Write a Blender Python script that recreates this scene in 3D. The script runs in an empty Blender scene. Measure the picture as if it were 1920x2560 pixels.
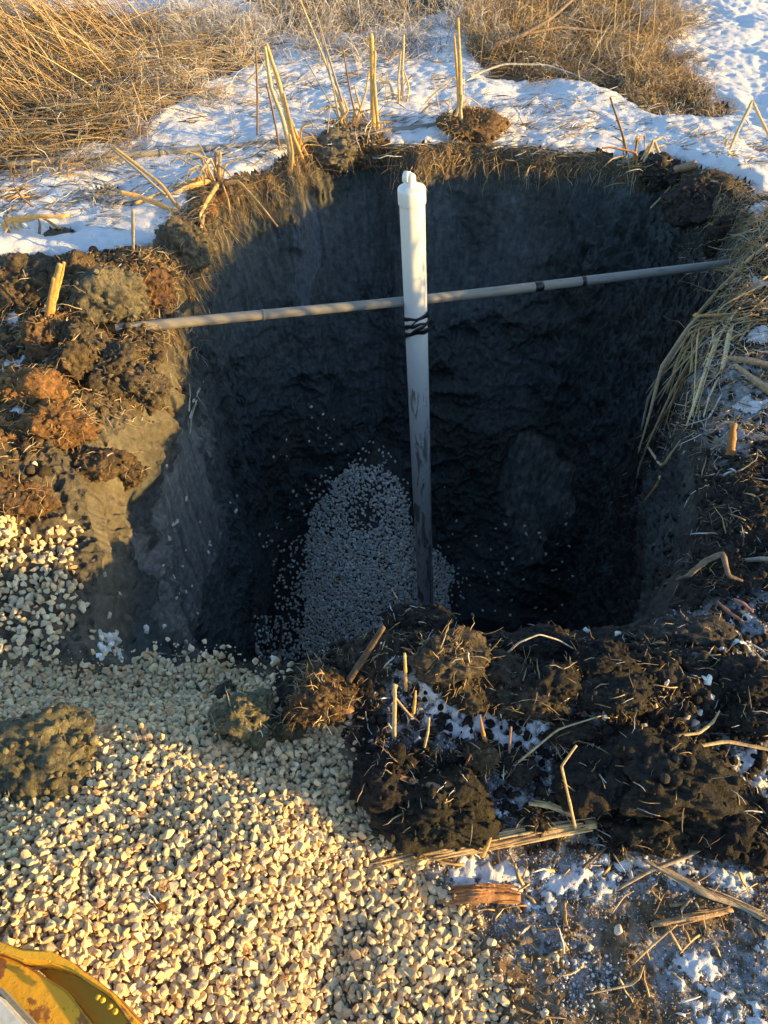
import bpy, bmesh, math, random
import numpy as np
from mathutils import Vector, Matrix
from mathutils.bvhtree import BVHTree

# ------------------------------------------------------------------ camera, sky, sun, exposure
S = bpy.context.scene
COL = S.collection
QUALITY = 1.0
CAM_Z = 2.0
PITCH = math.radians(47.0)          # below the horizon
FPX = 1640.0                        # focal length in units of a 1659 x 2212 picture

cam_data = bpy.data.cameras.new('camera')
cam = bpy.data.objects.new('camera', cam_data)
COL.objects.link(cam)
cam.location = (0, 0, CAM_Z)
cam.rotation_euler = (math.pi / 2 - PITCH, 0, 0)
cam_data.sensor_fit = 'VERTICAL'
cam_data.sensor_height = 24.0
cam_data.sensor_width = 24.0
cam_data.lens = 24.0 * FPX / 2212.0
cam_data.clip_start = 0.02
cam_data.clip_end = 2000
S.camera = cam

SUN_EL = math.radians(8.5)
SUN_AZ = math.radians(106.0)        # clockwise from +Y
world = bpy.data.worlds.new('World')
S.world = world
world.use_nodes = True
wn = world.node_tree.nodes
bg = wn['Background']
sky = wn.new('ShaderNodeTexSky')
sky.sky_type = 'NISHITA'
sky.sun_disc = False
sky.sun_elevation = SUN_EL
sky.sun_rotation = SUN_AZ
sky.air_density = 1.0
sky.dust_density = 0.6
sky.ozone_density = 2.0
world.node_tree.links.new(sky.outputs[0], bg.inputs[0])
bg.inputs[1].default_value = 0.15

sun_data = bpy.data.lights.new('sun', 'SUN')
sun_data.energy = 4.6
sun_data.angle = math.radians(0.5)
sun_data.color = (1.0, 0.61, 0.17)
sun = bpy.data.objects.new('sun', sun_data)
COL.objects.link(sun)
TO_SUN = Vector((math.sin(SUN_AZ) * math.cos(SUN_EL), math.cos(SUN_AZ) * math.cos(SUN_EL), math.sin(SUN_EL)))
sun.rotation_euler = TO_SUN.to_track_quat('Z', 'Y').to_euler()
sun.location = TO_SUN * 20

S.view_settings.view_transform = 'Standard'
S.view_settings.look = 'None'
S.view_settings.exposure = 1.58
S.view_settings.gamma = 1.0

# ------------------------------------------------------------------ numpy noise
rng = np.random.default_rng(7)
random.seed(7)
_perm = rng.permutation(256).astype(np.int32)
_perm = np.concatenate([_perm, _perm])
_g = rng.normal(size=(256, 3)).astype(np.float32)
_g /= np.linalg.norm(_g, axis=1, keepdims=True)


def perlin(x, y, z):
    x = np.asarray(x, np.float32); y = np.asarray(y, np.float32); z = np.asarray(z, np.float32)
    x, y, z = np.broadcast_arrays(x, y, z)
    xi = np.floor(x).astype(np.int32); yi = np.floor(y).astype(np.int32); zi = np.floor(z).astype(np.int32)
    xf = x - xi; yf = y - yi; zf = z - zi
    u = xf * xf * xf * (xf * (xf * 6 - 15) + 10)
    v = yf * yf * yf * (yf * (yf * 6 - 15) + 10)
    w = zf * zf * zf * (zf * (zf * 6 - 15) + 10)
    xi &= 255; yi &= 255; zi &= 255
    out = 0
    for dx in (0, 1):
        wx = u if dx else 1 - u
        a = _perm[xi + dx]
        for dy in (0, 1):
            wy = v if dy else 1 - v
            b = _perm[(a + yi + dy) & 255]
            for dz in (0, 1):
                wz = w if dz else 1 - w
                g = _g[_perm[(b + zi + dz) & 255]]
                out = out + wx * wy * wz * (g[..., 0] * (xf - dx) + g[..., 1] * (yf - dy) + g[..., 2] * (zf - dz))
    return out * 1.5


def fbm(x, y, z, octv=3, billow=False):
    s = 0; a = 1.0; t = 0
    for o in range(octv):
        n = perlin(x * 2 ** o + 17.3 * o, y * 2 ** o + 5.1 * o, z * 2 ** o + 9.7 * o)
        if billow:
            n = 1 - 2.2 * np.abs(n)
        s = s + a * n; t += a; a *= 0.5
    return s / t


def smooth(e0, e1, x):
    t = np.clip((x - e0) / (e1 - e0), 0, 1)
    return t * t * (3 - 2 * t)


# ------------------------------------------------------------------ picture coordinates to places
CP, SP = math.cos(PITCH), math.sin(PITCH)


def ray(u, v):
    a = (u - 829.5) / FPX; b = -(v - 1106.0) / FPX
    return Vector((a, CP + b * SP, -SP + b * CP))


def on_z(u, v, z=0.0):
    d = ray(u, v)
    t = (z - CAM_Z) / d.z
    return Vector((d.x * t, d.y * t, z))


def on_y(u, v, y):
    d = ray(u, v)
    return Vector((d.x * y / d.y, y, CAM_Z + d.z * y / d.y))


def on_x(u, v, x):
    d = ray(u, v)
    t = x / d.x
    return Vector((x, d.y * t, CAM_Z + d.z * t))


def poly(pts, z=0.0):
    return np.array([tuple(on_z(u, v, z))[:2] for u, v in pts], np.float64)


def sd_poly(x, y, pg):
    """signed distance to a polygon, positive inside"""
    x = np.asarray(x, np.float32); y = np.asarray(y, np.float32)
    best = np.full(x.shape, 1e9, np.float32)
    ins = np.zeros(x.shape, bool)
    n = len(pg)
    for i in range(n):
        ax, ay = pg[i]; bx, by = pg[(i + 1) % n]
        ex, ey = bx - ax, by - ay
        L = ex * ex + ey * ey + 1e-12
        t = np.clip(((x - ax) * ex + (y - ay) * ey) / L, 0, 1)
        dx = x - ax - t * ex; dy = y - ay - t * ey
        best = np.minimum(best, dx * dx + dy * dy)
        c = ((ay > y) != (by > y))
        with np.errstate(divide='ignore', invalid='ignore'):
            xc = (bx - ax) * (y - ay) / (by - ay + 1e-12) + ax
        ins ^= c & (x < xc)
    d = np.sqrt(best)
    return np.where(ins, d, -d)


# ------------------------------------------------------------------ mesh helpers
def mkmesh(name, verts, faces, mat, col=None, smooth_=True, parent=None, uv=None):
    verts = np.asarray(verts, np.float32)
    faces = np.asarray(faces, np.int32)
    me = bpy.data.meshes.new(name)
    nf, k = faces.shape
    me.vertices.add(len(verts)); me.loops.add(nf * k); me.polygons.add(nf)
    me.vertices.foreach_set('co', verts.ravel())
    me.loops.foreach_set('vertex_index', faces.ravel())
    me.polygons.foreach_set('loop_start', np.arange(0, nf * k, k, dtype=np.int32))
    me.polygons.foreach_set('loop_total', np.full(nf, k, np.int32))
    me.update(calc_edges=True)
    me.polygons.foreach_set('use_smooth', np.full(nf, smooth_, bool))
    if col is not None:
        col = np.asarray(col, np.float32)
        if col.shape[1] == 3:
            col = np.concatenate([col, np.ones((len(col), 1), np.float32)], 1)
        at = me.color_attributes.new('Col', 'FLOAT_COLOR', 'POINT')
        at.data.foreach_set('color', col.ravel())
    me.materials.append(mat)
    o = bpy.data.objects.new(name, me)
    COL.objects.link(o)
    if parent is not None:
        o.parent = parent
    return o


def tag(o, label=None, cat=None, group=None, kind=None):
    if label: o['label'] = label
    if cat: o['category'] = cat
    if group: o['group'] = group
    if kind: o['kind'] = kind
    return o


def empty(name, loc, label, cat, group=None):
    o = bpy.data.objects.new(name, None)
    COL.objects.link(o)
    o.location = loc
    o.empty_display_size = 0.1
    return tag(o, label, cat, group)


def strands(paths, wa, wb, sides=3, ref=None):
    """closed tubes along many paths at once. paths (n,k,3), wa/wb (n,k) half sizes"""
    paths = np.asarray(paths, np.float64); n, k, _ = paths.shape
    wa = np.broadcast_to(np.asarray(wa, np.float64), (n, k)).copy()
    wb = np.broadcast_to(np.asarray(wb, np.float64), (n, k)).copy()
    # closed ends
    paths = np.concatenate([paths[:, :1], paths, paths[:, -1:]], 1)
    z0 = np.full((n, 1), 1e-5)
    wa = np.concatenate([z0, wa, z0], 1); wb = np.concatenate([z0, wb, z0], 1)
    k += 2
    t = np.gradient(paths, axis=1)
    t[:, 0] = paths[:, 2] - paths[:, 0]; t[:, -1] = paths[:, -1] - paths[:, -3]
    t[:, 1] = t[:, 0]; t[:, -2] = t[:, -1]
    t /= np.linalg.norm(t, axis=2, keepdims=True) + 1e-12
    if ref is None:
        ref = rng.normal(size=(n, 3))
    ref = np.broadcast_to(np.asarray(ref, np.float64)[:, None, :], t.shape)
    side = np.cross(t, ref); side /= np.linalg.norm(side, axis=2, keepdims=True) + 1e-9
    up = np.cross(side, t)
    ph = np.arange(sides) / sides * 2 * np.pi
    V = (paths[:, :, None, :] + (wa[:, :, None] * np.cos(ph))[..., None] * side[:, :, None, :]
         + (wb[:, :, None] * np.sin(ph))[..., None] * up[:, :, None, :])
    idx = np.arange(n * k * sides).reshape(n, k, sides)
    a = idx[:, :-1]; b = idx[:, 1:]
    F = np.stack([a, np.roll(a, -1, 2), np.roll(b, -1, 2), b], -1).reshape(-1, 4)
    return V.reshape(-1, 3), F, k * sides


def ico(sub):
    bm = bmesh.new()
    bmesh.ops.create_icosphere(bm, subdivisions=sub, radius=1)
    v = np.array([q.co[:] for q in bm.verts]); f = np.array([[q.index for q in p.verts] for p in bm.faces])
    bm.free()
    return v, f


ICO = {s: ico(s) for s in (1, 2, 3, 4, 5)}

# ------------------------------------------------------------------ materials
def mat_new(name):
    m = bpy.data.materials.new(name)
    m.use_nodes = True
    nt = m.node_tree
    return m, nt, nt.nodes, nt.links, nt.nodes['Principled BSDF']


def noise_node(nt, scale, detail=4, rough=0.6, coords=None, dist=0.0):
    n = nt.nodes.new('ShaderNodeTexNoise')
    n.inputs['Scale'].default_value = scale
    n.inputs['Detail'].default_value = detail
    n.inputs['Roughness'].default_value = rough
    n.inputs['Distortion'].default_value = dist
    if coords is not None:
        nt.links.new(coords, n.inputs['Vector'])
    return n


def maprange(nt, src, a, b, c, d):
    m = nt.nodes.new('ShaderNodeMapRange')
    m.inputs[1].default_value = a; m.inputs[2].default_value = b
    m.inputs[3].default_value = c; m.inputs[4].default_value = d
    nt.links.new(src, m.inputs[0])
    return m.outputs[0]


def mixcol(nt, fac, c1, c2, blend='MIX'):
    m = nt.nodes.new('ShaderNodeMix'); m.data_type = 'RGBA'; m.blend_type = blend
    for s, val in ((m.inputs[0], fac), (m.inputs[6], c1), (m.inputs[7], c2)):
        if isinstance(val, (int, float)):
            s.default_value = val
        elif isinstance(val, tuple):
            s.default_value = (*val, 1)
        else:
            nt.links.new(val, s)
    return m.outputs[2]


def bump(nt, height, strength, dist, normal=None):
    b = nt.nodes.new('ShaderNodeBump')
    b.inputs['Strength'].default_value = strength
    b.inputs['Distance'].default_value = dist
    nt.links.new(height, b.inputs['Height'])
    if normal is not None:
        nt.links.new(normal, b.inputs['Normal'])
    return b.outputs[0]


def attr_mat(name, rough=0.9, var=(0.6, 1.35), scale=60, bscale=120, bstr=0.6, bdist=0.004, spec=0.3, coarse=None,
             sss=0.0, sparkle=False, fleck=None):
    m, nt, N, L, B = mat_new(name)
    at = N.new('ShaderNodeAttribute'); at.attribute_name = 'Col'
    tc = N.new('ShaderNodeTexCoord').outputs['Object']
    n1 = noise_node(nt, scale, 5, 0.65, tc)
    f = maprange(nt, n1.outputs['Fac'], 0.3, 0.7, var[0], var[1])
    mul = N.new('ShaderNodeVectorMath'); mul.operation = 'SCALE'
    L.new(at.outputs['Color'], mul.inputs[0]); L.new(f, mul.inputs['Scale'])
    out = mul.outputs[0]
    if fleck:
        nf = noise_node(nt, fleck[0], 3, 0.6, tc)
        ff = maprange(nt, nf.outputs['Fac'], fleck[1], fleck[1] + 0.04, 0, 1)
        out = mixcol(nt, ff, out, fleck[2])
    L.new(out, B.inputs['Base Color'])
    B.inputs['Roughness'].default_value = rough
    B.inputs['Specular IOR Level'].default_value = spec
    n2 = noise_node(nt, bscale, 6, 0.7, tc)
    nb = bump(nt, n2.outputs['Fac'], bstr, bdist)
    if coarse:
        n3 = noise_node(nt, coarse[0], 4, 0.7, tc)
        nb = bump(nt, n3.outputs['Fac'], coarse[1], coarse[2], nb)
    L.new(nb, B.inputs['Normal'])
    if sss:
        B.inputs['Subsurface Weight'].default_value = sss
        B.inputs['Subsurface Radius'].default_value = (0.01, 0.012, 0.016)
    return m


M_soil = attr_mat('soil', 0.88, (0.5, 1.5), 45, 90, 1.0, 0.012, 0.35, coarse=(28, 0.7, 0.02))
M_pit = attr_mat('pit_clay', 0.8, (0.6, 1.4), 30, 70, 0.9, 0.010, 0.3, coarse=(16, 0.5, 0.02))
M_clod = attr_mat('clod_soil', 0.8, (0.45, 1.5), 55, 110, 1.0, 0.012, 0.2, coarse=(40, 0.8, 0.015))
M_stone = attr_mat('limestone', 0.85, (0.8, 1.12), 45, 160, 0.5, 0.003, 0.25, fleck=(70, 0.71, (0.42, 0.33, 0.24)))
M_straw = attr_mat('dry_straw', 0.6, (0.65, 1.3), 90, 240, 0.5, 0.002, 0.4)
M_snow = attr_mat('snow_surface', 0.7, (0.93, 1.04), 20, 260, 0.7, 0.006, 0.3, coarse=(70, 0.5, 0.012))
M_wood = attr_mat('weathered_wood', 0.75, (0.55, 1.35), 40, 120, 0.8, 0.004, 0.3)

# ------------------------------------------------------------------ the shape of the place
C0 = np.array([0.2, 2.7])
RIM = [(505, 425), (560, 392), (625, 378), (650, 335), (720, 312), (800, 300), (850, 330), (900, 345), (960, 338), (1030, 330),
       (1100, 338), (1180, 350), (1260, 345), (1330, 352), (1380, 368), (1450, 360), (1500, 392), (1560, 430), (1600, 500),
       (1610, 560), (1560, 650), (1520, 740), (1480, 840), (1470, 950), (1490, 1050), (1500, 1150), (1480, 1240), (1440, 1310),
       (1350, 1350), (1250, 1368), (1100, 1372), (980, 1350), (900, 1340), (830, 1360), (740, 1400), (680, 1425), (560, 1420),
       (400, 1432), (260, 1436), (190, 1405), (205, 1300), (225, 1200), (200, 1110), (215, 1020), (290, 930), (335, 860), (350, 800),
       (372, 700), (385, 620), (415, 565), (430, 500), (470, 455)]
FLOOR = [(-0.80, 3.85), (-0.3, 3.95), (0.3, 3.75), (0.9, 3.52), (1.36, 3.45), (1.42, 2.9), (1.38, 1.8), (0.9, 1.6), (0.2, 1.55),
         (-0.6, 1.7), (-0.8, 2.2), (-0.84, 3.0)]
ZF = -2.85


def radial(pts):
    p = np.array(pts) - C0
    a = np.arctan2(p[:, 1], p[:, 0]); r = np.hypot(p[:, 0], p[:, 1])
    o = np.argsort(a); a = a[o]; r = r[o]
    return np.concatenate([a - 2 * np.pi, a, a + 2 * np.pi]), np.concatenate([r, r, r])


RA, RR = radial([tuple(on_z(u, v, 0.0))[:2] for u, v in RIM])
FA, FR = radial(FLOOR)

MOUNDS = [  # centre u,v ; radii x,y ; height
    (1180, 1520, 0.62, 0.16, 0.13), (900, 1450, 0.22, 0.10, 0.06), (1500, 1500, 0.35, 0.2, 0.08),
    (1350, 1700, 0.5, 0.14, 0.06), (900, 1700, 0.12, 0.10, 0.05),
    (130, 700, 0.42, 0.45, 0.08), (40, 1000, 0.30, 0.5, 0.16), (300, 600, 0.25, 0.2, 0.06),
    (120, 1700, 0.20, 0.13, 0.03), (40, 2080, 0.42, 0.34, 0.17), (330, 1720, 0.16, 0.10, 0.04), (720, 2140, 0.07, 0.2, -0.035),
    (540, 1840, 0.2, 0.13, 0.06), (300, 1490, 0.5, 0.08, -0.055), (830, 1490, 0.2, 0.09, 0.13),
    (1640, 560, 0.35, 0.4, 0.10), (1640, 1150, 0.3, 0.45, 0.10),
    (740, 285, 0.25, 0.25, 0.05), (1010, 290, 0.2, 0.2, 0.07), (1640, 800, 0.38, 0.7, 0.14), (470, 420, 0.25, 0.3, 0.05),
    (1580, 400, 0.3, 0.3, 0.05),
]
MXY = [(*tuple(on_z(u, v))[:2], rx, ry, h) for u, v, rx, ry, h in MOUNDS]

P_SNOWFIELD = poly([(-900, -240), (2600, -240), (2300, 420), (1600, 440), (1570, 415), (1510, 380), (1430, 352), (1380, 358), (1280, 338), (1200, 336), (1080, 325), (960, 318),
                    (880, 320), (850, 325), (800, 290), (720, 303), (640, 330), (570, 378), (510, 400), (430, 440), (370, 490), (345, 545),
                    (230, 560), (120, 572), (0, 575), (-900, 640)])
P_GRAVEL = poly([(-120, 1425), (60, 1432), (170, 1440), (240, 1438), (330, 1418), (470, 1425), (575, 1450), (600, 1480), (570, 1530),
                 (640, 1585), (700, 1560), (765, 1600), (740, 1650), (800, 1710), (880, 1800), (890, 1850), (950, 1930), (1010, 1990),
                 (1050, 2060), (1090, 2150), (1110, 2300), (-300, 2500), (-300, 1425)])
P_LGRAVEL = poly([(-100, 1180), (40, 1225), (110, 1190), (165, 1165), (168, 1260), (165, 1330), (120, 1420), (60, 1440), (-100, 1440)])
P_FROST = [poly(p, 0.07) for p in (
    [(850, 1500), (960, 1490), (1120, 1510), (1260, 1560), (1270, 1620), (1150, 1680), (1000, 1640), (850, 1610)],
    [(1060, 1640), (1250, 1640), (1260, 1720), (1180, 1770), (1060, 1780)],
    [(900, 1850), (1050, 1820), (1230, 1820), (1400, 1800), (1660, 1850), (1660, 1950), (1350, 1920), (1180, 1980), (1000, 1950)],
    [(1500, 1600), (1700, 1600), (1700, 1750), (1500, 1700)],
    [(1180, 2000), (1290, 1990), (1330, 2120), (1230, 2170)],
    [(1400, 2020), (1700, 2000), (1700, 2300), (1500, 2250)],
    [(1500, 820), (1640, 800), (1660, 1000), (1540, 1010)],
    [(1470, 1320), (1640, 1300), (1660, 1480), (1480, 1460)])]
P_PEAT = [poly(p) for p in ([(30, 730), (150, 720), (190, 850), (170, 960), (120, 1010), (0, 1040), (-60, 800)],
                            [(190, 560), (340, 560), (380, 640), (230, 660)],
                            [(360, 430), (500, 400), (520, 470), (440, 540), (380, 520)])]
P_CLAYSLOPE = poly([(150, 1010), (200, 960), (330, 930), (330, 1100), (230, 1180), (150, 1150)])


def macro(x, y):
    z = 0.02 * perlin(x * 0.6, y * 0.6, 3.3)
    for cx, cy, rx, ry, h in MXY:
        z = z + h * np.exp(-(((x - cx) / rx) ** 2 + ((y - cy) / ry) ** 2))
    return z


def fields(x, y):
    """height and masks of the ground outside the pit"""
    x = np.asarray(x, np.float32); y = np.asarray(y, np.float32)
    z = macro(x, y)
    j = 0.05 * fbm(x * 6, y * 6, 1.0, 3)
    gr = smooth(-0.015, 0.02, sd_poly(x, y, P_GRAVEL) + 0.3 * j)
    gl = smooth(-0.02, 0.04, sd_poly(x, y, P_LGRAVEL) + 0.4 * j)
    sn = smooth(-0.06, 0.06, sd_poly(x, y, P_SNOWFIELD) + 1.2 * j)
    fr = np.zeros_like(z)
    for p in P_FROST:
        fr = np.maximum(fr, smooth(-0.06, 0.05, sd_poly(x, y, p) + 1.2 * j))
    pe = np.zeros_like(z)
    for p in P_PEAT:
        pe = np.maximum(pe, smooth(-0.08, 0.08, sd_poly(x, y, p) + 1.6 * j))
    flat = smooth(-0.45, -0.55, -((y - 0.0)) + 0 * x)  # near camera trampled ground is flatter
    flat = smooth(0.78, 0.62, y + 0.04 * j * 20) * (1 - gr)
    rough = (1 - 0.85 * gr) * (1 - 0.75 * sn) * (1 - 0.7 * flat)
    lump = fbm(x * 7, y * 7, 0.3, 3, billow=True)
    lump2 = fbm(x * 22, y * 22, 5.3, 3, billow=True)
    z = z + rough * (0.045 * lump + 0.020 * lump2) + 0.006 * (1 - 0.6 * sn) * fbm(x * 55, y * 55, 2.2, 3)
    z = z + sn * (0.025 * perlin(x * 1.7, y * 1.7, 8.8))
    z = z - 0.02 * gr + 0.075 * smooth(0.42, -0.35, x) * smooth(1.25, 0.9, y)
    return z, gr, gl, sn, fr, pe, flat


def height(x, y):
    return float(fields(np.array([x]), np.array([y]))[0][0])


# gravel cone inside the pit
CONE_TOP = np.array([-0.02, 4.08])
def cone(x, y):
    d = np.hypot((x + 0.06) * (1.25 + 0.5 * (x > 0.2)), (y - 4.15) * 0.82)
    z = -1.72 - 0.88 * d + 0.08 * np.exp(-((x + .1) ** 2 + (y - 3.2) ** 2) / 0.15)
    return z + 0.03 * perlin(x * 5, y * 5, 1.5)


# ------------------------------------------------------------------ ground and pit, one grid wrapped round the pit
NT = int(2300 * QUALITY); NW = int(330 * QUALITY); NF = int(60 * QUALITY)
th = np.linspace(-np.pi, np.pi, NT, endpoint=False)
rR = np.interp(th, RA, RR)
k = np.exp(-np.linspace(-2.2, 2.2, 21) ** 2); k /= k.sum()
rR = np.convolve(np.concatenate([rR[-10:], rR, rR[:10]]), k, 'valid')
cx_, cy_ = np.cos(th), np.sin(th)
rR = rR + 0.035 * fbm(cx_ * 6, cy_ * 6, 0.7, 4) + 0.012 * fbm(cx_ * 40, cy_ * 40, 0.2, 2)
rF = np.interp(th, FA, FR)
k = np.exp(-np.linspace(-2.2, 2.2, 61) ** 2); k /= k.sum()
rF = np.convolve(np.concatenate([rF[-30:], rF, rF[:30]]), k, 'valid')

# outside rings
steps = [0.0]
while steps[-1] < 14:
    s = steps[-1]
    ds = 0.0055 if s < 1.35 else 0.0055 + (s - 1.35) * 0.02
    steps.append(s + ds / QUALITY)
so = np.array(steps)
Ro = rR[:, None] + so[None, :]
Xo = C0[0] + cx_[:, None] * Ro; Yo = C0[1] + cy_[:, None] * Ro
Zo, gr, gl, sn, fr, pe, flat = fields(Xo, Yo)
lip = np.exp(-so / 0.05)[None, :]
Zo = Zo - 0.035 * lip
PO = np.stack([Xo, Yo, Zo], -1).astype(np.float32)

# wall
p = (np.arange(1, NW + 1) / NW)[None, :]
zr = Zo[:, :1]
zz = zr + (ZF - zr) * p ** 0.97
side_bulge = 0.0
rr = rR[:, None] + (rF - rR)[:, None] * p
Xw = C0[0] + cx_[:, None] * rr; Yw = C0[1] + cy_[:, None] * rr; Zw = zz + 0 * Xw
nx = -cx_[:, None] + 0 * Xw; ny = -cy_[:, None] + 0 * Xw
dz = zr - Zw
fade = smooth(0.0, 0.06, dz)
scr = smooth(-0.20, 0.12, perlin(Xw * 1.3, Yw * 1.3, Zw * 0.9) + 0.25 * perlin(Xw * 5, Yw * 5, Zw * 3))
def ell(c, r):
    q = ((Xw - c[0]) / r[0]) ** 2 + ((Yw - c[1]) / r[1]) ** 2 + ((Zw - c[2]) / r[2]) ** 2
    return smooth(1.06, 0.94, q + 1.3 * fbm(Xw * 4, Yw * 4, Zw * 3, 4))
patchR = ell((1.12, 3.85, -1.95), (0.28, 0.45, 0.50))
patchL = ell((-0.52, 4.6, -0.42), (0.10, 0.4, 0.35))
patchM = ell((0.3, 4.6, -0.5), (0.7, 0.5, 0.5))
patchW = ell((-1.0, 2.3, -0.75), (0.4, 0.7, 0.5))
topy = smooth(0.95, 0.6, dz) * smooth(3.6, 4.0, Yw)          # upper far wall was sliced smooth
scr = np.clip(np.maximum.reduce([scr * 0.6, patchL, patchM * 0.9, patchW * 0.9, topy * 0.85]), 0, 1)
scr = np.maximum(patchR, scr * smooth(1.25, 0.95, Xw + 0.15 * perlin(Xw * 3, Yw * 3, Zw * 2)) * smooth(1.9, 2.4, Yw) * smooth(0.12, 0.4, dz + 0.3 * perlin(Xw * 3, Yw * 3, Zw * 3)))
streak = fbm(Xw * 26, Yw * 26, Zw * 1.3, 3)
blocks = fbm(Xw * 4, Yw * 4, Zw * 5.5, 4, billow=True)
crumb = fbm(Xw * 17, Yw * 17, Zw * 20, 3, billow=True)
ledge = fbm(Xw * 1.6, Yw * 1.6, Zw * 4.5, 2)
disp = (0.05 * perlin(Xw * 1.1, Yw * 1.1, Zw * 1.1)
        + (1 - scr) * (0.10 * blocks + 0.022 * crumb + 0.05 * ledge)
        + scr * (0.007 * streak + 0.018 * perlin(Xw * 3, Yw * 3, Zw * 1.5) + 0.02))
turf = smooth(0.12, 0.03, dz + 0.09 * fbm(Xw * 7, Yw * 7, 0.4, 3))
tcol = turf * smooth(3.2, 3.9, Yw + 0.4 * smooth(-0.3, -0.9, Xw) * 2)
disp = disp + turf * (0.03 * crumb + 0.035)
disp = disp * smooth(0.0, 0.10, dz) * (0.25 + 0.75 * smooth(0.0, 0.5, dz))
Xw = Xw + nx * disp; Yw = Yw + ny * disp
Zw = Zw + (1 - scr) * (0.03 * crumb + smooth(0.9, 1.2, Xw) * (0.05 * blocks + 0.03 * crumb)) * smooth(0.0, 0.3, dz)
# floor
q = (np.arange(1, NF + 1) / NF)[None, :]
rf = rF[:, None] * (1 - 0.999 * q)
Xf = C0[0] + cx_[:, None] * rf; Yf = C0[1] + cy_[:, None] * rf
bl = smooth(0, 0.12, q)
Xf = Xf + (1 - bl) * (Xw[:, -1:] - (C0[0] + cx_[:, None] * rF[:, None]))
Yf = Yf + (1 - bl) * (Yw[:, -1:] - (C0[1] + cy_[:, None] * rF[:, None]))
Zf = ZF + 0.05 * fbm(Xf * 4, Yf * 4, 0.9, 4, billow=True) * bl + 0 * Xf
Zf = Zf + (1 - bl) * (Zw[:, -1:] - ZF)
XP = np.concatenate([Xw, Xf], 1); YP = np.concatenate([Yw, Yf], 1); ZP = np.concatenate([Zw, Zf], 1)
cz = cone(XP, YP)
in_cone = smooth(-0.02, 0.02, cz - ZP)
ZP = np.maximum(ZP, cz)
PW = np.stack([XP, YP, ZP], -1).astype(np.float32)

# colours (bare material colours only)
def lerp(a, b, t):
    return a + (b - a) * t[..., None]
c = lambda *v: np.array(v, np.float32)
nA = fbm(Xo * 4, Yo * 4, 4.4, 4)[..., None]
nB = fbm(Xo * 30, Yo * 30, 6.4, 3)
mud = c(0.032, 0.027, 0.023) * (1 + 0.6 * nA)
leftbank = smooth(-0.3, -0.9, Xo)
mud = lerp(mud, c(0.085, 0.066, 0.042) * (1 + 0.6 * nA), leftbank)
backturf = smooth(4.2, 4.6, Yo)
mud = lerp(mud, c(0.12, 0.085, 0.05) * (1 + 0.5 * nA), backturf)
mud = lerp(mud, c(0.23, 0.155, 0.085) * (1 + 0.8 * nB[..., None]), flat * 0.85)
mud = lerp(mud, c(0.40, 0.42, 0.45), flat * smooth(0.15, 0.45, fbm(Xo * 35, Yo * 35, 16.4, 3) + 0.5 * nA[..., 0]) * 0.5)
colo = lerp(mud, c(0.34, 0.16, 0.05) * (1 + 0.7 * nB[..., None]), pe * smooth(-0.25, 0.15, nB + nA[..., 0]))
clayrim = np.exp(-so / 0.16)[None, :] * smooth(-0.6, -0.9, Xo) * smooth(2.5, 2.2, Yo)
colo = lerp(colo, c(0.105, 0.095, 0.072) * (1 + 0.6 * nA), np.clip(clayrim * 1.4 + 0.8 * fbm(Xo * 9, Yo * 9, 3.0, 3) * clayrim, 0, 1))
colo = lerp(colo, c(0.30, 0.26, 0.19), gr)
colo = lerp(colo, c(0.16, 0.13, 0.09), gl * 0.6)
colo = lerp(colo, c(0.42, 0.45, 0.50), fr * smooth(-0.25, 0.15, nB) * 0.85)
colo = lerp(colo, c(0.17, 0.13, 0.08), sn * 0.6)
far = smooth(9, 12, Yo)
colo = lerp(colo, c(0.75, 0.78, 0.82), far)
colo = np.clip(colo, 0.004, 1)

nC = fbm(Xw * 3, Yw * 3, Zw * 3, 4)[..., None]
cw = c(0.058, 0.072, 0.074) * (1 + 0.6 * nC) + 0 * nC
brown = smooth(-0.1, 0.5, perlin(Xw * 1.5 + 9, Yw * 1.5, Zw * 1.5))
cw = lerp(cw, c(0.060, 0.058, 0.050) * (1 + 0.6 * nC), brown * 0.6)
cw = lerp(cw, c(0.088, 0.102, 0.104) * (1 + 0.9 * streak[..., None]), scr * 0.75)
cw = lerp(cw, c(0.155, 0.158, 0.14) * (1 + 1.3 * streak[..., None]), patchR * smooth(-0.35, 0.15, fbm(Xw * 5, Yw * 5, Zw * 7, 3)) * 0.85)
cw = lerp(cw, c(0.13, 0.15, 0.18), patchL * 0.6)
cw = lerp(cw, c(0.20, 0.20, 0.185) * (1 + 0.8 * streak[..., None]), patchW * 0.7)
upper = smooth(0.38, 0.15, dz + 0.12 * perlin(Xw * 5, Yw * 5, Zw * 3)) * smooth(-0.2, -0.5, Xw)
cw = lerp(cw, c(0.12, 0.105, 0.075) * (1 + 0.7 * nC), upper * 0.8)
cw = lerp(cw, c(0.08, 0.056, 0.032) * (1 + 0.8 * crumb[..., None] * 0.5), tcol * 0.85)
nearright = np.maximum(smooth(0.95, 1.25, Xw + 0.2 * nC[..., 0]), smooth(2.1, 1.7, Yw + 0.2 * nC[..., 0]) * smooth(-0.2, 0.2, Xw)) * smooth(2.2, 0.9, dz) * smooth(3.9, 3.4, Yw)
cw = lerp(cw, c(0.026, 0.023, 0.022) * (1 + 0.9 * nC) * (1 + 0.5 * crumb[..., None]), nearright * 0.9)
cf = c(0.055, 0.06, 0.06) * (1 + 0.5 * fbm(Xf * 5, Yf * 5, 0.1, 3)[..., None])
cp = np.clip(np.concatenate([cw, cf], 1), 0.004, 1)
cp = lerp(cp, c(0.07, 0.07, 0.066), in_cone)


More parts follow.
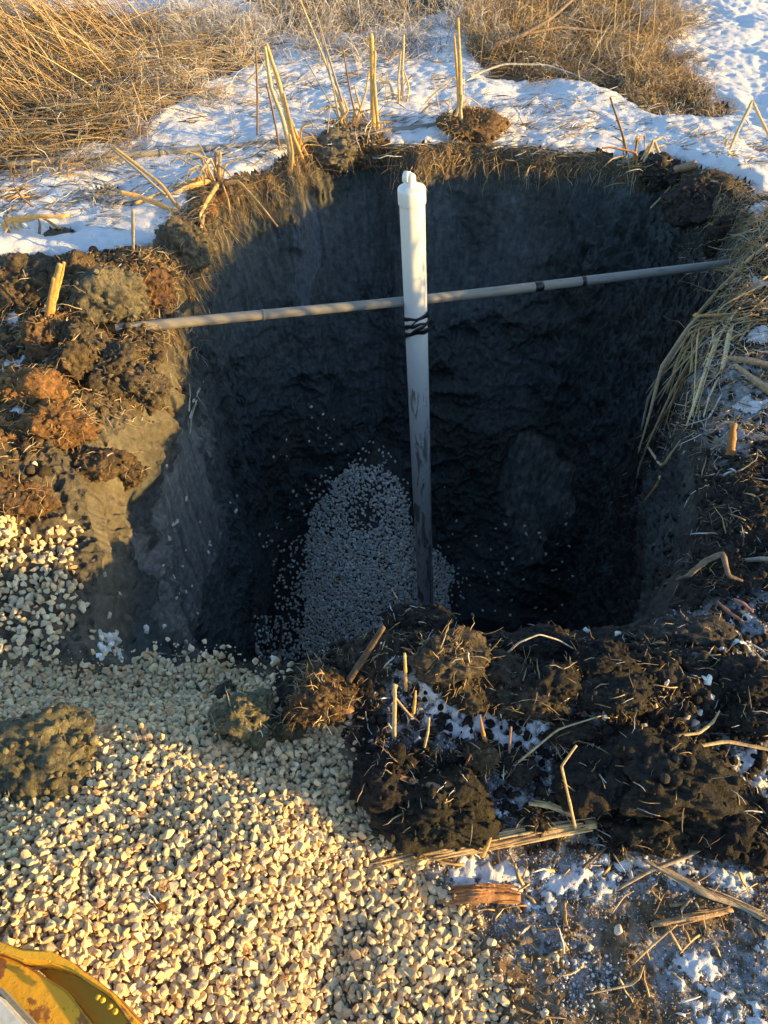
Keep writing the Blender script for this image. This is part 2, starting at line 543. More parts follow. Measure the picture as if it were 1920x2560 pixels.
def wrap_faces(na, nb, cols):
    idx = np.arange(na * nb).reshape(na, nb)
    a = idx[:, :cols - 1]; b = idx[:, 1:cols]
    a2 = np.roll(a, -1, 0); b2 = np.roll(b, -1, 0)
    return np.stack([a, a2, b2, b], -1).reshape(-1, 4)


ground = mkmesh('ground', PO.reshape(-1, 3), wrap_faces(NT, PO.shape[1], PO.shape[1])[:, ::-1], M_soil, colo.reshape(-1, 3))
tag(ground, 'trampled ground of dark soil and brown turf around the dug hole', 'ground', kind='structure')
# wall grid starts from the rim ring so both meet exactly
PW = np.concatenate([PO[:, :1], PW], 1); cp = np.concatenate([colo[:, :1], cp], 1)
# inner faces: the same orientation reversed
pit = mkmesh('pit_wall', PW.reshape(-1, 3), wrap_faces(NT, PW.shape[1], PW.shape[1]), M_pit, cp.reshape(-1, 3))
tag(pit, 'steep dark clay sides and bottom of the dug hole', 'pit', kind='structure')

# far ground to the horizon, a little under the detailed sheet
bm = bmesh.new()
r1 = [Vector((C0[0] + math.cos(a) * 14.5, C0[1] + math.sin(a) * 14.5, -0.06)) for a in np.linspace(0, 2 * math.pi, 64, endpoint=False)]
r2 = [Vector((C0[0] + math.cos(a) * 600, C0[1] + math.sin(a) * 600, -0.4)) for a in np.linspace(0, 2 * math.pi, 64, endpoint=False)]
vv = np.array([tuple(q_) for q_ in r1 + r2])
ff = np.array([(i, i + 64, (i + 1) % 64 + 64, (i + 1) % 64) for i in range(64)])
bm.free()
o = mkmesh('snow_field', vv, ff[:, ::-1], M_snow, np.tile([[0.75, 0.78, 0.82]], (128, 1)))
tag(o, 'flat snow covered land running to the horizon', 'ground', kind='structure')

# coarse tree for placing things
def coarse(P, st):
    Q = P[::st, ::st]; a, b, _ = Q.shape
    return [tuple(map(float, v_)) for v_ in Q.reshape(-1, 3)], wrap_faces(a, b, b).tolist()
v1, f1 = coarse(PO, 4); v2, f2 = coarse(PW, 4)
BV = BVHTree.FromPolygons(v1 + v2, f1 + [[i + len(v1) for i in f_] for f_ in f2])
CAMV = Vector((0, 0, CAM_Z))


def hit(u, v):
    loc, n, i, d = BV.ray_cast(CAMV, ray(u, v).normalized())
    return (loc if loc is not None else on_z(u, v)), (n if n is not None else Vector((0, 0, 1)))


def down(x, y, z=3.0):
    loc, n, i, d = BV.ray_cast(Vector((x, y, z)), Vector((0, 0, -1)))
    if loc is None:
        return ZF, Vector((0, 0, 1))
    return loc.z, (n if n.z > 0 else -n)


# ------------------------------------------------------------------ snow: a sheet with its own thickness
gR_fix = poly([(1330, 130), (1440, 150), (1560, 240), (1500, 260), (1400, 220)])
GRASS_AREAS = [poly([(-60, 60), (200, 30), (420, 120), (520, 60), (560, 140), (430, 190), (360, 250), (250, 300), (120, 350), (-60, 400)]),
               poly([(1030, -60), (1330, -60), (1430, 120), (1560, 260), (1430, 260), (1250, 190), (1060, 180), (1010, 120)]),
               poly([(500, -60), (1000, -80), (980, 30), (760, 90), (600, 80)]), gR_fix]


def snow_thick(x, y):
    j = fbm(x * 5, y * 5, 2.0, 4)
    s = sd_poly(x, y, P_SNOWFIELD)
    t = smooth(-0.05, 0.14, s + 0.10 * j) * 0.06 - 0.012
    holes = fbm(x * 2.6, y * 2.6, 7.0, 4)
    t = t + 0.055 * holes - 0.006 + 0.012 * fbm(x * 14, y * 14, 7.0, 3)
    # less on turf clumps
    for q_ in GRASS_AREAS:
        t = t - 0.085 * smooth(-0.15, 0.15, sd_poly(x, y, q_) + 0.15 * j)
    for (u, v, r) in ((1015, 255, .16), (740, 280, .16), (470, 430, .16), (240, 420, .10), (130, 510, .14), (1290, 290, .08), (1580, 420, .12), (60, 440, .1),
                      (640, 345, .1), (860, 330, .12), (1130, 330, .08)):
        g_ = on_z(u, v)
        t = t - 0.07 * np.exp(-((x - g_.x) ** 2 + (1.3 * (y - g_.y)) ** 2) / (r * r)) 
    rightw = smooth(0.8, 2.2, x)
    wx = x + 0.12 * perlin(x * 3, y * 3, 0.5); wy = y + 0.12 * perlin(x * 3, y * 3, 7.5)
    lumps = 0.045 * fbm(wx * 1.7, wy * 1.7, 3.1, 4) + 0.012 * rightw * fbm(wx * 5, wy * 5, 1.1, 4, billow=True) + 0.004 * fbm(x * 22, y * 22, 4.0, 2) + 0.003 * fbm(x * 60, y * 60, 6.0, 2)
    body = smooth(0.0, 0.03, t)
    return t, np.where(t > 0, np.sqrt(np.maximum(t, 0) * 0.04) + body * lumps, t), body


def snow_sheet(name, x0, x1, y0, y1, st, fn, label):
    nx_, ny_ = int((x1 - x0) / st), int((y1 - y0) / st)
    X, Y = np.meshgrid(np.linspace(x0, x1, nx_), np.linspace(y0, y1, ny_), indexing='ij')
    X = X.astype(np.float32); Y = Y.astype(np.float32)
    zg = fields(X, Y)[0]
    t, h, body = fn(X, Y)
    a_ = np.arctan2(Y - C0[1], X - C0[0]); r_ = np.hypot(X - C0[0], Y - C0[1])
    rim = np.interp(a_, np.concatenate([th, [np.pi]]), np.concatenate([rR, rR[:1]]))
    zg = zg - 0.035 * np.exp(-np.maximum(r_ - rim, 0) / 0.05)
    inside = r_ > rim - 0.02
    edge_ = smooth(0.0, 0.07, r_ - rim - 0.02 + 0.03 * fbm(X * 20, Y * 20, 0.7, 2))
    t = t - 0.06 * (1 - edge_); h = np.where(t > 0, h * edge_, t)
    Z = zg + np.where(t > 0, h, np.maximum(t, -0.012))
    if st > 0.012:
        Z = Z + 0.004 * np.where(t > 0, 1, 0)
    keep = (t > -0.010) & inside
    idx = np.arange(nx_ * ny_).reshape(nx_, ny_)
    kf = keep[:-1, :-1] & keep[1:, :-1] & keep[1:, 1:] & keep[:-1, 1:]
    F = np.stack([idx[:-1, :-1], idx[1:, :-1], idx[1:, 1:], idx[:-1, 1:]], -1)[kf]
    V = np.stack([X, Y, Z], -1).reshape(-1, 3)
    used = np.zeros(len(V), bool); used[F.ravel()] = True
    remap = np.cumsum(used) - 1
    base = c(0.72, 0.75, 0.80)
    colr = np.tile(base, (used.sum(), 1))
    o = mkmesh(name, V[used], remap[F], M_snow, colr)
    return tag(o, label, 'snow', kind='structure')


snow_sheet('snow', -6.5, 6.5, 2.7, 12.5, 0.017 / QUALITY, snow_thick, 'lumpy white snow lying on the turf behind the hole')


def frost_thick(x, y):
    m = np.zeros_like(x) - 1
    j = fbm(x * 6, y * 6, 1.0, 3) * 0.05
    for q_ in P_FROST:
        m = np.maximum(m, smooth(-0.08, 0.06, sd_poly(x, y, q_) + 1.6 * j) - 0.0)
    n = fbm(x * 9, y * 9, 9.0, 4) + 0.8 * fbm(x * 50, y * 50, 3.0, 3)
    big = np.maximum(smooth(-0.05, 0.05, sd_poly(x, y, P_FROST[0]) + j), smooth(-0.05, 0.05, sd_poly(x, y, P_FROST[2]) + j))
    t = (m - 0.98) * 0.05 + 0.020 * (n - 0.10 + 0.12 * big)
    return t, np.where(t > 0, 0.5 * t + 0.004 + 0.003 * fbm(x * 60, y * 60, 6.0, 2), t), smooth(0, 0.01, t)


snow_sheet('snow', 0.0, 1.4, 0.05, 1.35, 0.006 / QUALITY, frost_thick, 'thin crusts of frost and old snow on the mud in front of the hole')


def left_thick(x, y):
    m = np.full_like(x, -1.0)
    for (u, v, r) in ((60, 815, .07), (20, 930, .09), (75, 945, .05), (235, 640, .06), (120, 690, .04), (40, 700, .05), (130, 880, .03),
                      (1630, 770, .09), (1610, 900, .07), (1645, 640, .07)):
        g_ = on_z(u, v, 0.06)
        m = np.maximum(m, 1 - np.hypot(x - g_.x, y - g_.y) / r)
    t = 0.03 * (m - 0.2) + 0.035 * fbm(x * 12, y * 12, 5.0, 3)
    t = np.where(m < 0, -1, t)
    return t, 0.4 * np.maximum(t, 0) + 0.004, smooth(0, 0.01, t)


snow_sheet('snow', -2.2, -1.0, 1.6, 3.3, 0.008, left_thick, 'small scraps of snow on the orange peat left of the hole')
snow_sheet('snow', 1.2, 2.6, 1.6, 3.8, 0.008, left_thick, 'small scraps of snow among the straw right of the hole')

# ------------------------------------------------------------------ stones
def stone_shape(seed, npt=13, bev=0.06):
    r = np.random.default_rng(seed)
    bm = bmesh.new()
    q_ = r.normal(size=(npt, 3)); q_ /= np.linalg.norm(q_, axis=1, keepdims=True)
    q_ *= r.uniform(0.78, 1.12, (npt, 1))
    q_ *= np.array([1.08, r.uniform(0.72, 1.0), r.uniform(0.6, 0.9)])
    for w in q_:
        bm.verts.new(w)
    ch = bmesh.ops.convex_hull(bm, input=bm.verts)
    bmesh.ops.delete(bm, geom=[g for g in ch['geom_interior'] if isinstance(g, bmesh.types.BMVert)], context='VERTS')
    bmesh.ops.dissolve_limit(bm, angle_limit=0.25, verts=bm.verts, edges=bm.edges)
    bmesh.ops.bevel(bm, geom=list(bm.edges), offset=bev, segments=2, affect='EDGES', clamp_overlap=True)
    bmesh.ops.triangulate(bm, faces=bm.faces)
    bm.verts.index_update()
    v = np.array([q2.co[:] for q2 in bm.verts]); f = np.array([[q2.index for q2 in p_.verts] for p_ in bm.faces])
    bm.free()
    return v, f


STONES = [stone_shape(100 + i) for i in range(28)]
CHIPS = [stone_shape(300 + i, 8, 0.01) for i in range(10)]


def rot_rand(n):
    q_ = rng.normal(size=(n, 4)); q_ /= np.linalg.norm(q_, axis=1, keepdims=True)
    w, x, y, z = q_.T
    return np.stack([1 - 2 * (y * y + z * z), 2 * (x * y - z * w), 2 * (x * z + y * w),
                     2 * (x * y + z * w), 1 - 2 * (x * x + z * z), 2 * (y * z - x * w),
                     2 * (x * z - y * w), 2 * (y * z + x * w), 1 - 2 * (x * x + y * y)], -1).reshape(n, 3, 3)


def stone_batch(pos, size, lib, tone=(0.74, 0.60, 0.38)):
    n = len(pos)
    R = rot_rand(n)
    which = rng.integers(0, len(lib), n)
    Vs, Fs, Cs = [], [], []
    off = 0
    for w in range(len(lib)):
        s = np.where(which == w)[0]
        if not len(s): continue
        v, f = lib[w]
        V = np.einsum('nij,vj->nvi', R[s], v) * size[s][:, None, None] + pos[s][:, None, :]
        Vs.append(V.reshape(-1, 3))
        Fs.append((f[None] + (np.arange(len(s)) * len(v))[:, None, None]).reshape(-1, 3) + off)
        off += len(s) * len(v)
        t = rng.random((len(s), 3))
        base = np.array(tone) * (0.68 + 0.42 * t[:, :1])
        base = np.where(t[:, 1:2] < 0.22, base * np.array([1.0, 0.84, 0.72]), base)
        base = np.where(t[:, 2:3] < 0.15, base * np.array([0.86, 0.92, 1.02]), base)
        Cs.append(np.repeat(base, len(v), 0))
    return np.concatenate(Vs), np.concatenate(Fs), np.concatenate(Cs)


def hexgrid(x0, x1, y0, y1, s, jit):
    xs = np.arange(x0, x1, s); ys = np.arange(y0, y1, s * 0.866)
    X, Y = np.meshgrid(xs, ys, indexing='ij')
    X = X + (np.arange(len(ys)) % 2)[None, :] * s / 2
    X = X + rng.uniform(-jit, jit, X.shape) * s; Y = Y + rng.uniform(-jit, jit, Y.shape) * s
    return X.ravel(), Y.ravel()


V_, F_, C_ = [], [], []
off = 0
GREY_T = (0.90, 0.87, 0.80)
def push(b):
    global off
    V_.append(b[0]); F_.append(b[1] + off); C_.append(b[2]); off += len(b[0])


# foreground heap
for layer, (s, lift, keepf) in enumerate(((0.0175, -0.003, 1.0), (0.0185, 0.004, 1.0), (0.0215, 0.011, 0.8), (0.05, 0.018, 0.5))):
    X, Y = hexgrid(-1.3, 0.7, 0.1, 1.45, s, 0.42)
    g_ = sd_poly(X, Y, P_GRAVEL) + 0.02 * fbm(X * 9, Y * 9, 1.0, 2)
    m = (g_ > 0.004 * layer) & (rng.random(len(X)) < keepf)
    # thin out to loose stones past the edge
    m |= (g_ > -0.05) & (rng.random(len(X)) < 0.10 * (layer == 0))
    X, Y, g_ = X[m], Y[m], g_[m]
    z = fields(X, Y)[0]
    edge = smooth(0, 0.06, g_)
    size = rng.uniform(0.0085, 0.0148, len(X)) * np.where(rng.random(len(X)) < 0.10, 1.25, 1.0)
    pos = np.stack([X, Y, z + size * 0.45 + lift * edge + rng.uniform(-0.003, 0.005, len(X))], -1)
    push(stone_batch(pos, size, STONES))
# fines and chips between the stones
q_ = np.column_stack([rng.uniform(-1.3, 0.7, 16000), rng.uniform(0.1, 1.4, 16000)])
q_ = q_[sd_poly(q_[:, 0], q_[:, 1], P_GRAVEL) > -0.03 * rng.random(16000)]
sz = 0.0022 + 0.0055 * rng.random(len(q_)) ** 2
push(stone_batch(np.column_stack([q_, fields(q_[:, 0], q_[:, 1])[0] + rng.uniform(0.004, 0.022, len(q_))]), sz, CHIPS))
# left bank
X, Y = hexgrid(-1.9, -0.7, 1.0, 2.2, 0.021, 0.48)
g_ = sd_poly(X, Y, P_LGRAVEL) + 0.05 * fbm(X * 8, Y * 8, 1.7, 2)
m = ((g_ > -0.02) & (rng.random(len(X)) < 0.92)) | ((g_ > -0.1) & (rng.random(len(X)) < 0.07))
X, Y = X[m], Y[m]
zn = [down(a_, b_) for a_, b_ in zip(X, Y)]
size = rng.uniform(0.009, 0.018, len(X))
pos = np.stack([X, Y, np.array([q_[0] for q_ in zn]) + size * 0.4], -1)
push(stone_batch(pos, size, STONES))
gravel = mkmesh('gravel', np.concatenate(V_), np.concatenate(F_), M_stone, np.concatenate(C_), smooth_=False)
tag(gravel, 'heap of pale crushed gravel spread in front of the hole', 'gravel', kind='stuff')

# gravel poured into the pit
P_PITG = [(700, 1045), (745, 1018), (830, 1018), (865, 1050), (885, 1100), (905, 1160), (945, 1200), (975, 1235), (968, 1300), (965, 1345), (880, 1380),
          (700, 1440), (655, 1420), (655, 1330), (665, 1200), (670, 1100)]
# the cone itself is in world space; outline taken where its surface is
pg = np.array([tuple(hit(u, v)[0])[:2] for u, v in P_PITG])
V_, F_, C_ = [], [], []; off = 0
MUDDY = [((775, 1110), 0.10), ((800, 1125), .07), ((835, 1225), 0.03)]
for layer, (s, lift, keepf) in enumerate(((0.0185, 0.0, 1.0), (0.020, 0.009, 0.95), (0.026, 0.018, 0.5))):
    X, Y = hexgrid(-1.0, 0.9, 2.4, 4.6, s, 0.45)
    g_ = sd_poly(X, Y, pg) + 0.09 * fbm(X * 7, Y * 7, 1.7, 3)
    keep_ = rng.random(len(X)) < keepf
    for (uv, r_) in MUDDY:
        cc = hit(*uv)[0]
        keep_ &= ~((np.hypot(X - cc.x, (Y - cc.y) * 0.9) < r_ * (1 + 0.5 * fbm(X * 12, Y * 12, 3, 2))) & (rng.random(len(X)) < 0.6))
    topthin = smooth(3.3, 3.9, Y) * 0.35
    keep_ &= rng.random(len(X)) > topthin
    m = (g_ > 0.0) & keep_
    m |= (g_ > -0.22) & (g_ <= 0) & (rng.random(len(X)) < 0.40 * np.exp(g_ / 0.06) * (layer == 0))
    X, Y = X[m], Y[m]
    zn = [down(a_, b_) for a_, b_ in zip(X, Y)]
    size = rng.uniform(0.0115, 0.0165, len(X))
    pos = np.stack([X, Y, np.array([q_[0] for q_ in zn]) + size * 0.5 + lift], -1)
    push(stone_batch(pos, size, STONES, GREY_T))
# trickle on the left of the hole, found where it lies on the wall
def sprinkle(u0, u1, v0, v1, n, dens, smin=0.011, smax=0.020):
    pts, sz = [], []
    for _ in range(n):
        u, v = random.uniform(u0, u1), random.uniform(v0, v1)
        if random.random() > dens((u - u0) / (u1 - u0), (v - v0) / (v1 - v0)): continue
        l_, n_ = hit(u, v)
        s = random.uniform(smin, smax)
        pts.append(tuple(l_ + Vector((0, 0, s * 0.3)))); sz.append(s)
    return np.array(pts), np.array(sz)
for args in ((550, 650, 1330, 1425, 330, lambda a, b: 0.25 + 0.75 * b), (590, 650, 1180, 1340, 110, lambda a, b: 0.3 + 0.7 * b), (560, 660, 1060, 1200, 40, lambda a, b: 0.5),
             (205, 260, 1370, 1425, 60, lambda a, b: 0.8 if abs(a - .4) < .3 else .3), (930, 1250, 1130, 1330, 60, lambda a, b: 0.7),
             (300, 560, 1050, 1400, 40, lambda a, b: 0.6), (1250, 1659, 1350, 1700, 40, lambda a, b: .6), (700, 1100, 1050, 1060, 3, lambda a, b: 1)):
    ps, sz = sprinkle(*args)
    push(stone_batch(ps, sz, STONES, GREY_T))
pitgravel = mkmesh('gravel', np.concatenate(V_), np.concatenate(F_), M_stone, np.concatenate(C_), smooth_=False)
tag(pitgravel, 'slope of pale gravel poured down inside the hole around the pipe', 'gravel', kind='stuff')

# ------------------------------------------------------------------ the white pipe
m, nt, N, L, B = mat_new('white_plastic')
tc = N.new('ShaderNodeTexCoord').outputs['Object']
sep = N.new('ShaderNodeSeparateXYZ'); L.new(tc, sep.inputs[0])
mp = N.new('ShaderNodeMapping'); mp.inputs['Scale'].default_value = (1, 1, 0.16); L.new(tc, mp.inputs['Vector'])
nz = noise_node(nt, 26, 5, 0.7, mp.outputs[0], 0.6)
nz2 = noise_node(nt, 90, 4, 0.7, mp.outputs[0])
# z in object space: 0 top ... -3.1 bottom
g1 = maprange(nt, sep.outputs['Z'], -1.15, -2.3, 0.0, 1.0)
thr = N.new('ShaderNodeMath'); thr.operation = 'MULTIPLY_ADD'
L.new(g1, thr.inputs[0]); thr.inputs[1].default_value = 0.035; L.new(nz.outputs['Fac'], thr.inputs[2])
g0 = maprange(nt, sep.outputs['Z'], -0.98, -1.08, -0.3, 0.0)
ad = N.new('ShaderNodeMath'); ad.operation = 'ADD'; L.new(thr.outputs[0], ad.inputs[0]); L.new(g0, ad.inputs[1])
sm = maprange(nt, ad.outputs[0], 0.545, 0.61, 0, 0.8)
film = maprange(nt, sep.outputs['Z'], -1.3, -2.9, 0.0, 0.30)
c1 = mixcol(nt, film, (0.80, 0.79, 0.75), (0.55, 0.55, 0.53))
c2 = mixcol(nt, sm, c1, (0.14, 0.125, 0.10))
vr = maprange(nt, nz2.outputs['Fac'], 0.3, 0.7, 0.93, 1.03)
mu = N.new('ShaderNodeVectorMath'); mu.operation = 'SCALE'; L.new(c2, mu.inputs[0]); L.new(vr, mu.inputs['Scale'])
L.new(mu.outputs[0], B.inputs['Base Color'])
rgh = maprange(nt, ad.outputs[0], 0.5, 0.65, 0.38, 0.85)
L.new(rgh, B.inputs['Roughness'])
L.new(bump(nt, nz.outputs['Fac'], 0.08, 0.004), B.inputs['Normal'])
M_pvc = m
m, nt, N, L, B = mat_new('black_tape')
B.inputs['Base Color'].default_value = (0.012, 0.012, 0.013, 1); B.inputs['Roughness'].default_value = 0.35
nz = noise_node(nt, 60, 3, 0.6, N.new('ShaderNodeTexCoord').outputs['Object'])
L.new(bump(nt, nz.outputs['Fac'], 0.4, 0.002), B.inputs['Normal'])
M_tape = m

PT = on_y(889, 404, 3.26)      # centre of the cap's top face
PB = on_y(921, 1345, 3.30)
axis = (PT - PB).normalized()
LEN = (PT - PB).length + 0.25
pipe = empty('vent_pipe', PT, 'tall white plastic pipe with domed cap and elbow standing upright in the hole', 'pipe')
pipe.rotation_mode = 'QUATERNION'
pipe.rotation_quaternion = axis.to_track_quat('Z', 'Y')


def lathe(prof, seg=48):
    V = []; n = len(prof)
    for i in range(seg):
        a = 2 * math.pi * i / seg
        for r, z in prof:
            V.append((r * math.cos(a), r * math.sin(a), z))
    F = []
    for i in range(seg):
        j = (i + 1) % seg
        for q_ in range(n - 1):
            F.append((i * n + q_, j * n + q_, j * n + q_ + 1, i * n + q_ + 1))
    return np.array(V), np.array(F)


RP = 0.0565
zs = np.linspace(-LEN, -0.055, 60)
v, f = lathe([(RP, z) for z in zs])
mkmesh('pipe_body', v, f, M_pvc, parent=pipe)
v, f = lathe([(RP + 0.0005, -0.070), (RP + 0.0048, -0.069), (RP + 0.0053, -0.066), (RP + 0.0053, -0.010), (RP + 0.003, -0.003), (RP - 0.003, 0.0),
              (0.035, 0.005), (0.019, 0.007), (0.0, 0.0075)])
capo = mkmesh('pipe_cap', v, f, M_pvc, parent=pipe)
# elbow: riser, bend and open mouth looking to the left and towards the camera
dirm = Vector((-0.60, -0.80, 0.0)).normalized()
Rm = dirm.to_track_quat('Z', 'Y').to_matrix()
JC = Vector((0, 0, 0.040))
V, F = [], []
def addp(v, f, M=None, off=Vector((0, 0, 0))):
    o0_ = sum(len(q_) for q_ in V)
    V.append(np.array([tuple((M @ Vector(q_) if M is not None else Vector(q_)) + off) for q_ in v])); F.append(np.array(f) + o0_)
addp(*lathe([(0.0235, 0.004), (0.0235, 0.018), (0.0225, 0.0195), (0.0195, 0.020), (0.0195, 0.040)], 32))
addp(*lathe([(0.0001, -0.0205)] + [(0.0205 * math.cos(a_), 0.0205 * math.sin(a_)) for a_ in np.linspace(-1.4, 1.4, 15)] + [(0.0001, 0.0205)], 32), None, JC)
addp(*lathe([(0.0195, -0.002), (0.0198, 0.006), (0.0235, 0.007), (0.0245, 0.009), (0.0245, 0.031), (0.0238, 0.0325), (0.0200, 0.0325), (0.0190, 0.031), (0.0190, 0.006)], 32), Rm, JC)
elbow = mkmesh('elbow', np.concatenate(V), np.concatenate(F), M_pvc, parent=pipe)
v, f = lathe([(0.0001, 0.0), (0.0188, 0.0), (0.0188, -0.002), (0.0001, -0.002)], 24)
v = np.array([tuple(Rm @ (Vector(q_) + Vector((0, 0, 0.012))) + JC) for q_ in v])
mkmesh('elbow_bore', v, f, M_pvc, parent=elbow)

# black tape round the pipe and the pole
def band(z0, tilt, phase, w, name='tape_wrap', sag=0.0, rr_=RP + 0.0025, arc=(0, 2 * math.pi)):
    seg = 72; pts = []
    V = []
    for i in range(seg + 1):
        a = arc[0] + (arc[1] - arc[0]) * i / seg
        z = z0 + tilt * math.cos(a - phase) + 0.003 * math.sin(5 * a + z0 * 90) + sag * math.sin(a * 2 + 1.1)
        ww = w * (1 + 0.25 * math.sin(3 * a + z0 * 50))
        tw = 0.0015 * math.sin(2 * a + z0 * 31)
        for dr, dz_ in ((0, -ww / 2), (0.003 + tw, -ww / 2), (0.003 - tw, ww / 2), (0, ww / 2)):
            V.append(((rr_ + dr) * math.cos(a), (rr_ + dr) * math.sin(a), z + dz_))
    F = []
    for i in range(seg):
        for q_ in range(4):
            F.append((i * 4 + q_, i * 4 + (q_ + 1) % 4, (i + 1) * 4 + (q_ + 1) % 4, (i + 1) * 4 + q_))
    return mkmesh(name, V, F, M_tape, parent=pipe)
band(-0.640, 0.016, 0.3, 0.018)
band(-0.690, 0.030, 0.15, 0.017)
band(-0.745, 0.046, 0.1, 0.028)
band(-0.728, 0.050, 0.5, 0.014, sag=0.006, rr_=RP + 0.0055)
band(-0.665, 0.050, 0.9, 0.010, sag=0.004, rr_=RP + 0.005)

# ------------------------------------------------------------------ poles
m, nt, N, L, B = mat_new('grey_pole')
tc = N.new('ShaderNodeTexCoord').outputs['Object']
mp = N.new('ShaderNodeMapping'); mp.inputs['Scale'].default_value = (0.12, 1, 1); L.new(tc, mp.inputs['Vector'])
nz = noise_node(nt, 70, 5, 0.7, mp.outputs[0])
nz2 = noise_node(nt, 9, 3, 0.6, mp.outputs[0])
cc = mixcol(nt, maprange(nt, nz2.outputs['Fac'], 0.4, 0.6, 0, 1), (0.27, 0.245, 0.20), (0.20, 0.205, 0.195))
cc = mixcol(nt, maprange(nt, nz.outputs['Fac'], 0.55, 0.72, 0, 0.8), cc, (0.08, 0.07, 0.055))
L.new(cc, B.inputs['Base Color']); B.inputs['Roughness'].default_value = 0.55
L.new(bump(nt, nz.outputs['Fac'], 0.5, 0.003), B.inputs['Normal'])
M_pole = m


def pole(name, A, Bp, r, label, bands=(), dirt=None):
    d = Bp - A; Ln = d.length
    root = empty(name, A, label, 'pole')
    root.rotation_mode = 'QUATERNION'
    root.rotation_quaternion = d.to_track_quat('X', 'Z')
    n = 90
    x = np.linspace(0, Ln, n)
    rad = r * (1 + 0.03 * np.sin(x * 3.1 + 1))
    wob = np.stack([x, 0.006 * np.sin(x * 1.7), 0.005 * np.sin(x * 2.3 + 1) - 0.010 * np.sin(np.pi * x / Ln)], -1)
    v, f, _ = strands(wob[None], rad[None], rad[None], 20, ref=np.array([[0, 0, 1.0]]))
    mkmesh('shaft', v, f, M_pole, parent=root)
    for (b, w, mt, nm) in bands:
        xx = b * Ln + np.linspace(-w / 2, w / 2, 4)
        wb_ = np.stack([xx, 0.006 * np.sin(xx * 1.7), 0.005 * np.sin(xx * 2.3 + 1) - 0.010 * np.sin(np.pi * xx / Ln)], -1)
        rr_ = np.full((1, 4), r * 1.035 + 0.001)
        v, f, _ = strands(wb_[None], rr_, rr_, 20, ref=np.array([[0, 0, 1.0]]))
        mkmesh(nm, v, f, mt, parent=root)
    return root


A1 = on_y(150, 724, 2.86); B1 = on_y(1600, 567, 3.78)
pole('pole', A1, B1, 0.0235, 'long pale grey pole laid level across the hole behind the white pipe',
     ((0.03, 0.19, M_wood, 'muddy_end'), (0.25, 0.010, M_pole, 'joint_ring'), (0.655, 0.045, M_tape, 'tape_band'), (0.727, 0.022, M_tape, 'tape_band')))
A2 = hit(22, 382)[0] + Vector((0, 0, 0.065)); B2 = hit(1040, 258)[0] + Vector((0, 0, -0.01))
pole('pole', A2, B2, 0.019, 'long grey pole lying on the snow at upper left beside the grass', ((0.30, 0.03, M_pole, 'joint_ring'),))

# ------------------------------------------------------------------ dry grass, reeds, straw
def straw_col(n, bright=1.0, frosty=0.0):
    t = rng.random((n, 1))
    a = np.array([0.58, 0.41, 0.19]); b = np.array([0.30, 0.20, 0.10]); w = np.array([0.66, 0.53, 0.31])
    cc_ = a * t + b * (1 - t)
    cc_ = np.where(rng.random((n, 1)) < 0.25, w * (0.8 + 0.3 * t), cc_)
    cc_ = np.where(rng.random((n, 1)) < frosty, np.array([0.70, 0.72, 0.76]), cc_)
    return cc_ * bright


def blades(bases, dirs, length, width, droop, k=7, wig=0.05, flat=0.35, gcol=None, curl=0.0, frosty=0.0, bright=1.0, sides=3):
    """many bent blades: bases (n,3), dirs (n,3) initial direction"""
    n = len(bases)
    L_ = np.asarray(length)[:, None] * np.ones((n, 1))
    t = np.linspace(0, 1, k)[None, :]
    seg = L_ / (k - 1)
    d = np.repeat(dirs[:, None, :], k, 1).astype(np.float64)
    side = rng.normal(size=(n, 3)); side[:, 2] *= 0.3
    dr = (np.asarray(droop)[:, None] * np.ones((n, 1)))
    d[:, :, 2] -= dr * t ** 1.5
    d += wig * rng.normal(size=(n, k, 3)) + curl * side[:, None, :] * (t ** 2)[..., None]
    d /= np.linalg.norm(d, axis=2, keepdims=True)
    P = bases[:, None, :] + np.cumsum(np.concatenate([np.zeros((n, 1, 3)), d[:, :-1] * seg[..., None]], 1), 1)
    w = np.asarray(width)[:, None] * (1 - 0.8 * t ** 2)
    v, f, per = strands(P, w, w * flat, sides)
    cc_ = straw_col(n, bright, frosty) if gcol is None else gcol
    if frosty > 0:
        pc = np.repeat(cc_, per, 0).reshape(n, per, 3)
        tt = np.linspace(0, 1, per)[None, :, None]
        ft = (rng.random((n, 1, 1)) < frosty * 1.5) * smooth(0.3, 0.7, tt + 0.3 * (rng.random((n, per, 1)) - .5))
        pc = pc + (np.array([0.72, 0.74, 0.78]) - pc) * ft
        return v, f, pc.reshape(-1, 3)
    return v, f, np.repeat(cc_, per, 0)


def merge(parts):
    V, F, Cc = [], [], []; o_ = 0
    for v, f, c_ in parts:
        V.append(v); F.append(f + o_); Cc.append(c_); o_ += len(v)
    return np.concatenate(V), np.concatenate(F), np.concatenate(Cc)


def pts_in(pg_, n, jit=0.0):
    lo = pg_.min(0); hi = pg_.max(0); out = []
    tot = 0
    while tot < n:
        q_ = rng.uniform(lo, hi, (n * 2, 2))
        m_ = sd_poly(q_[:, 0], q_[:, 1], pg_) > -jit * rng.random(len(q_))
        out.append(q_[m_]); tot += m_.sum()
    return np.concatenate(out)[:n]


def clumped(pg_, n, per=45, sig=0.055, jit=0.1):
    """points gathered in tufts, with a direction lean and a brightness shared by each tuft"""
    m_ = max(3, n // per)
    cpts = pts_in(pg_, m_, jit)
    k_ = rng.integers(0, m_, n)
    q_ = cpts[k_] + rng.normal(size=(n, 2)) * sig * rng.uniform(0.4, 1.6, (m_, 1))[k_]
    lean = rng.normal(size=(m_, 3))[k_] * np.array([0.5, 0.4, 0.15])
    br_ = np.clip(rng.normal(0.85, 0.28, (m_, 1)), 0.35, 1.25)[k_]
    return q_, lean, br_


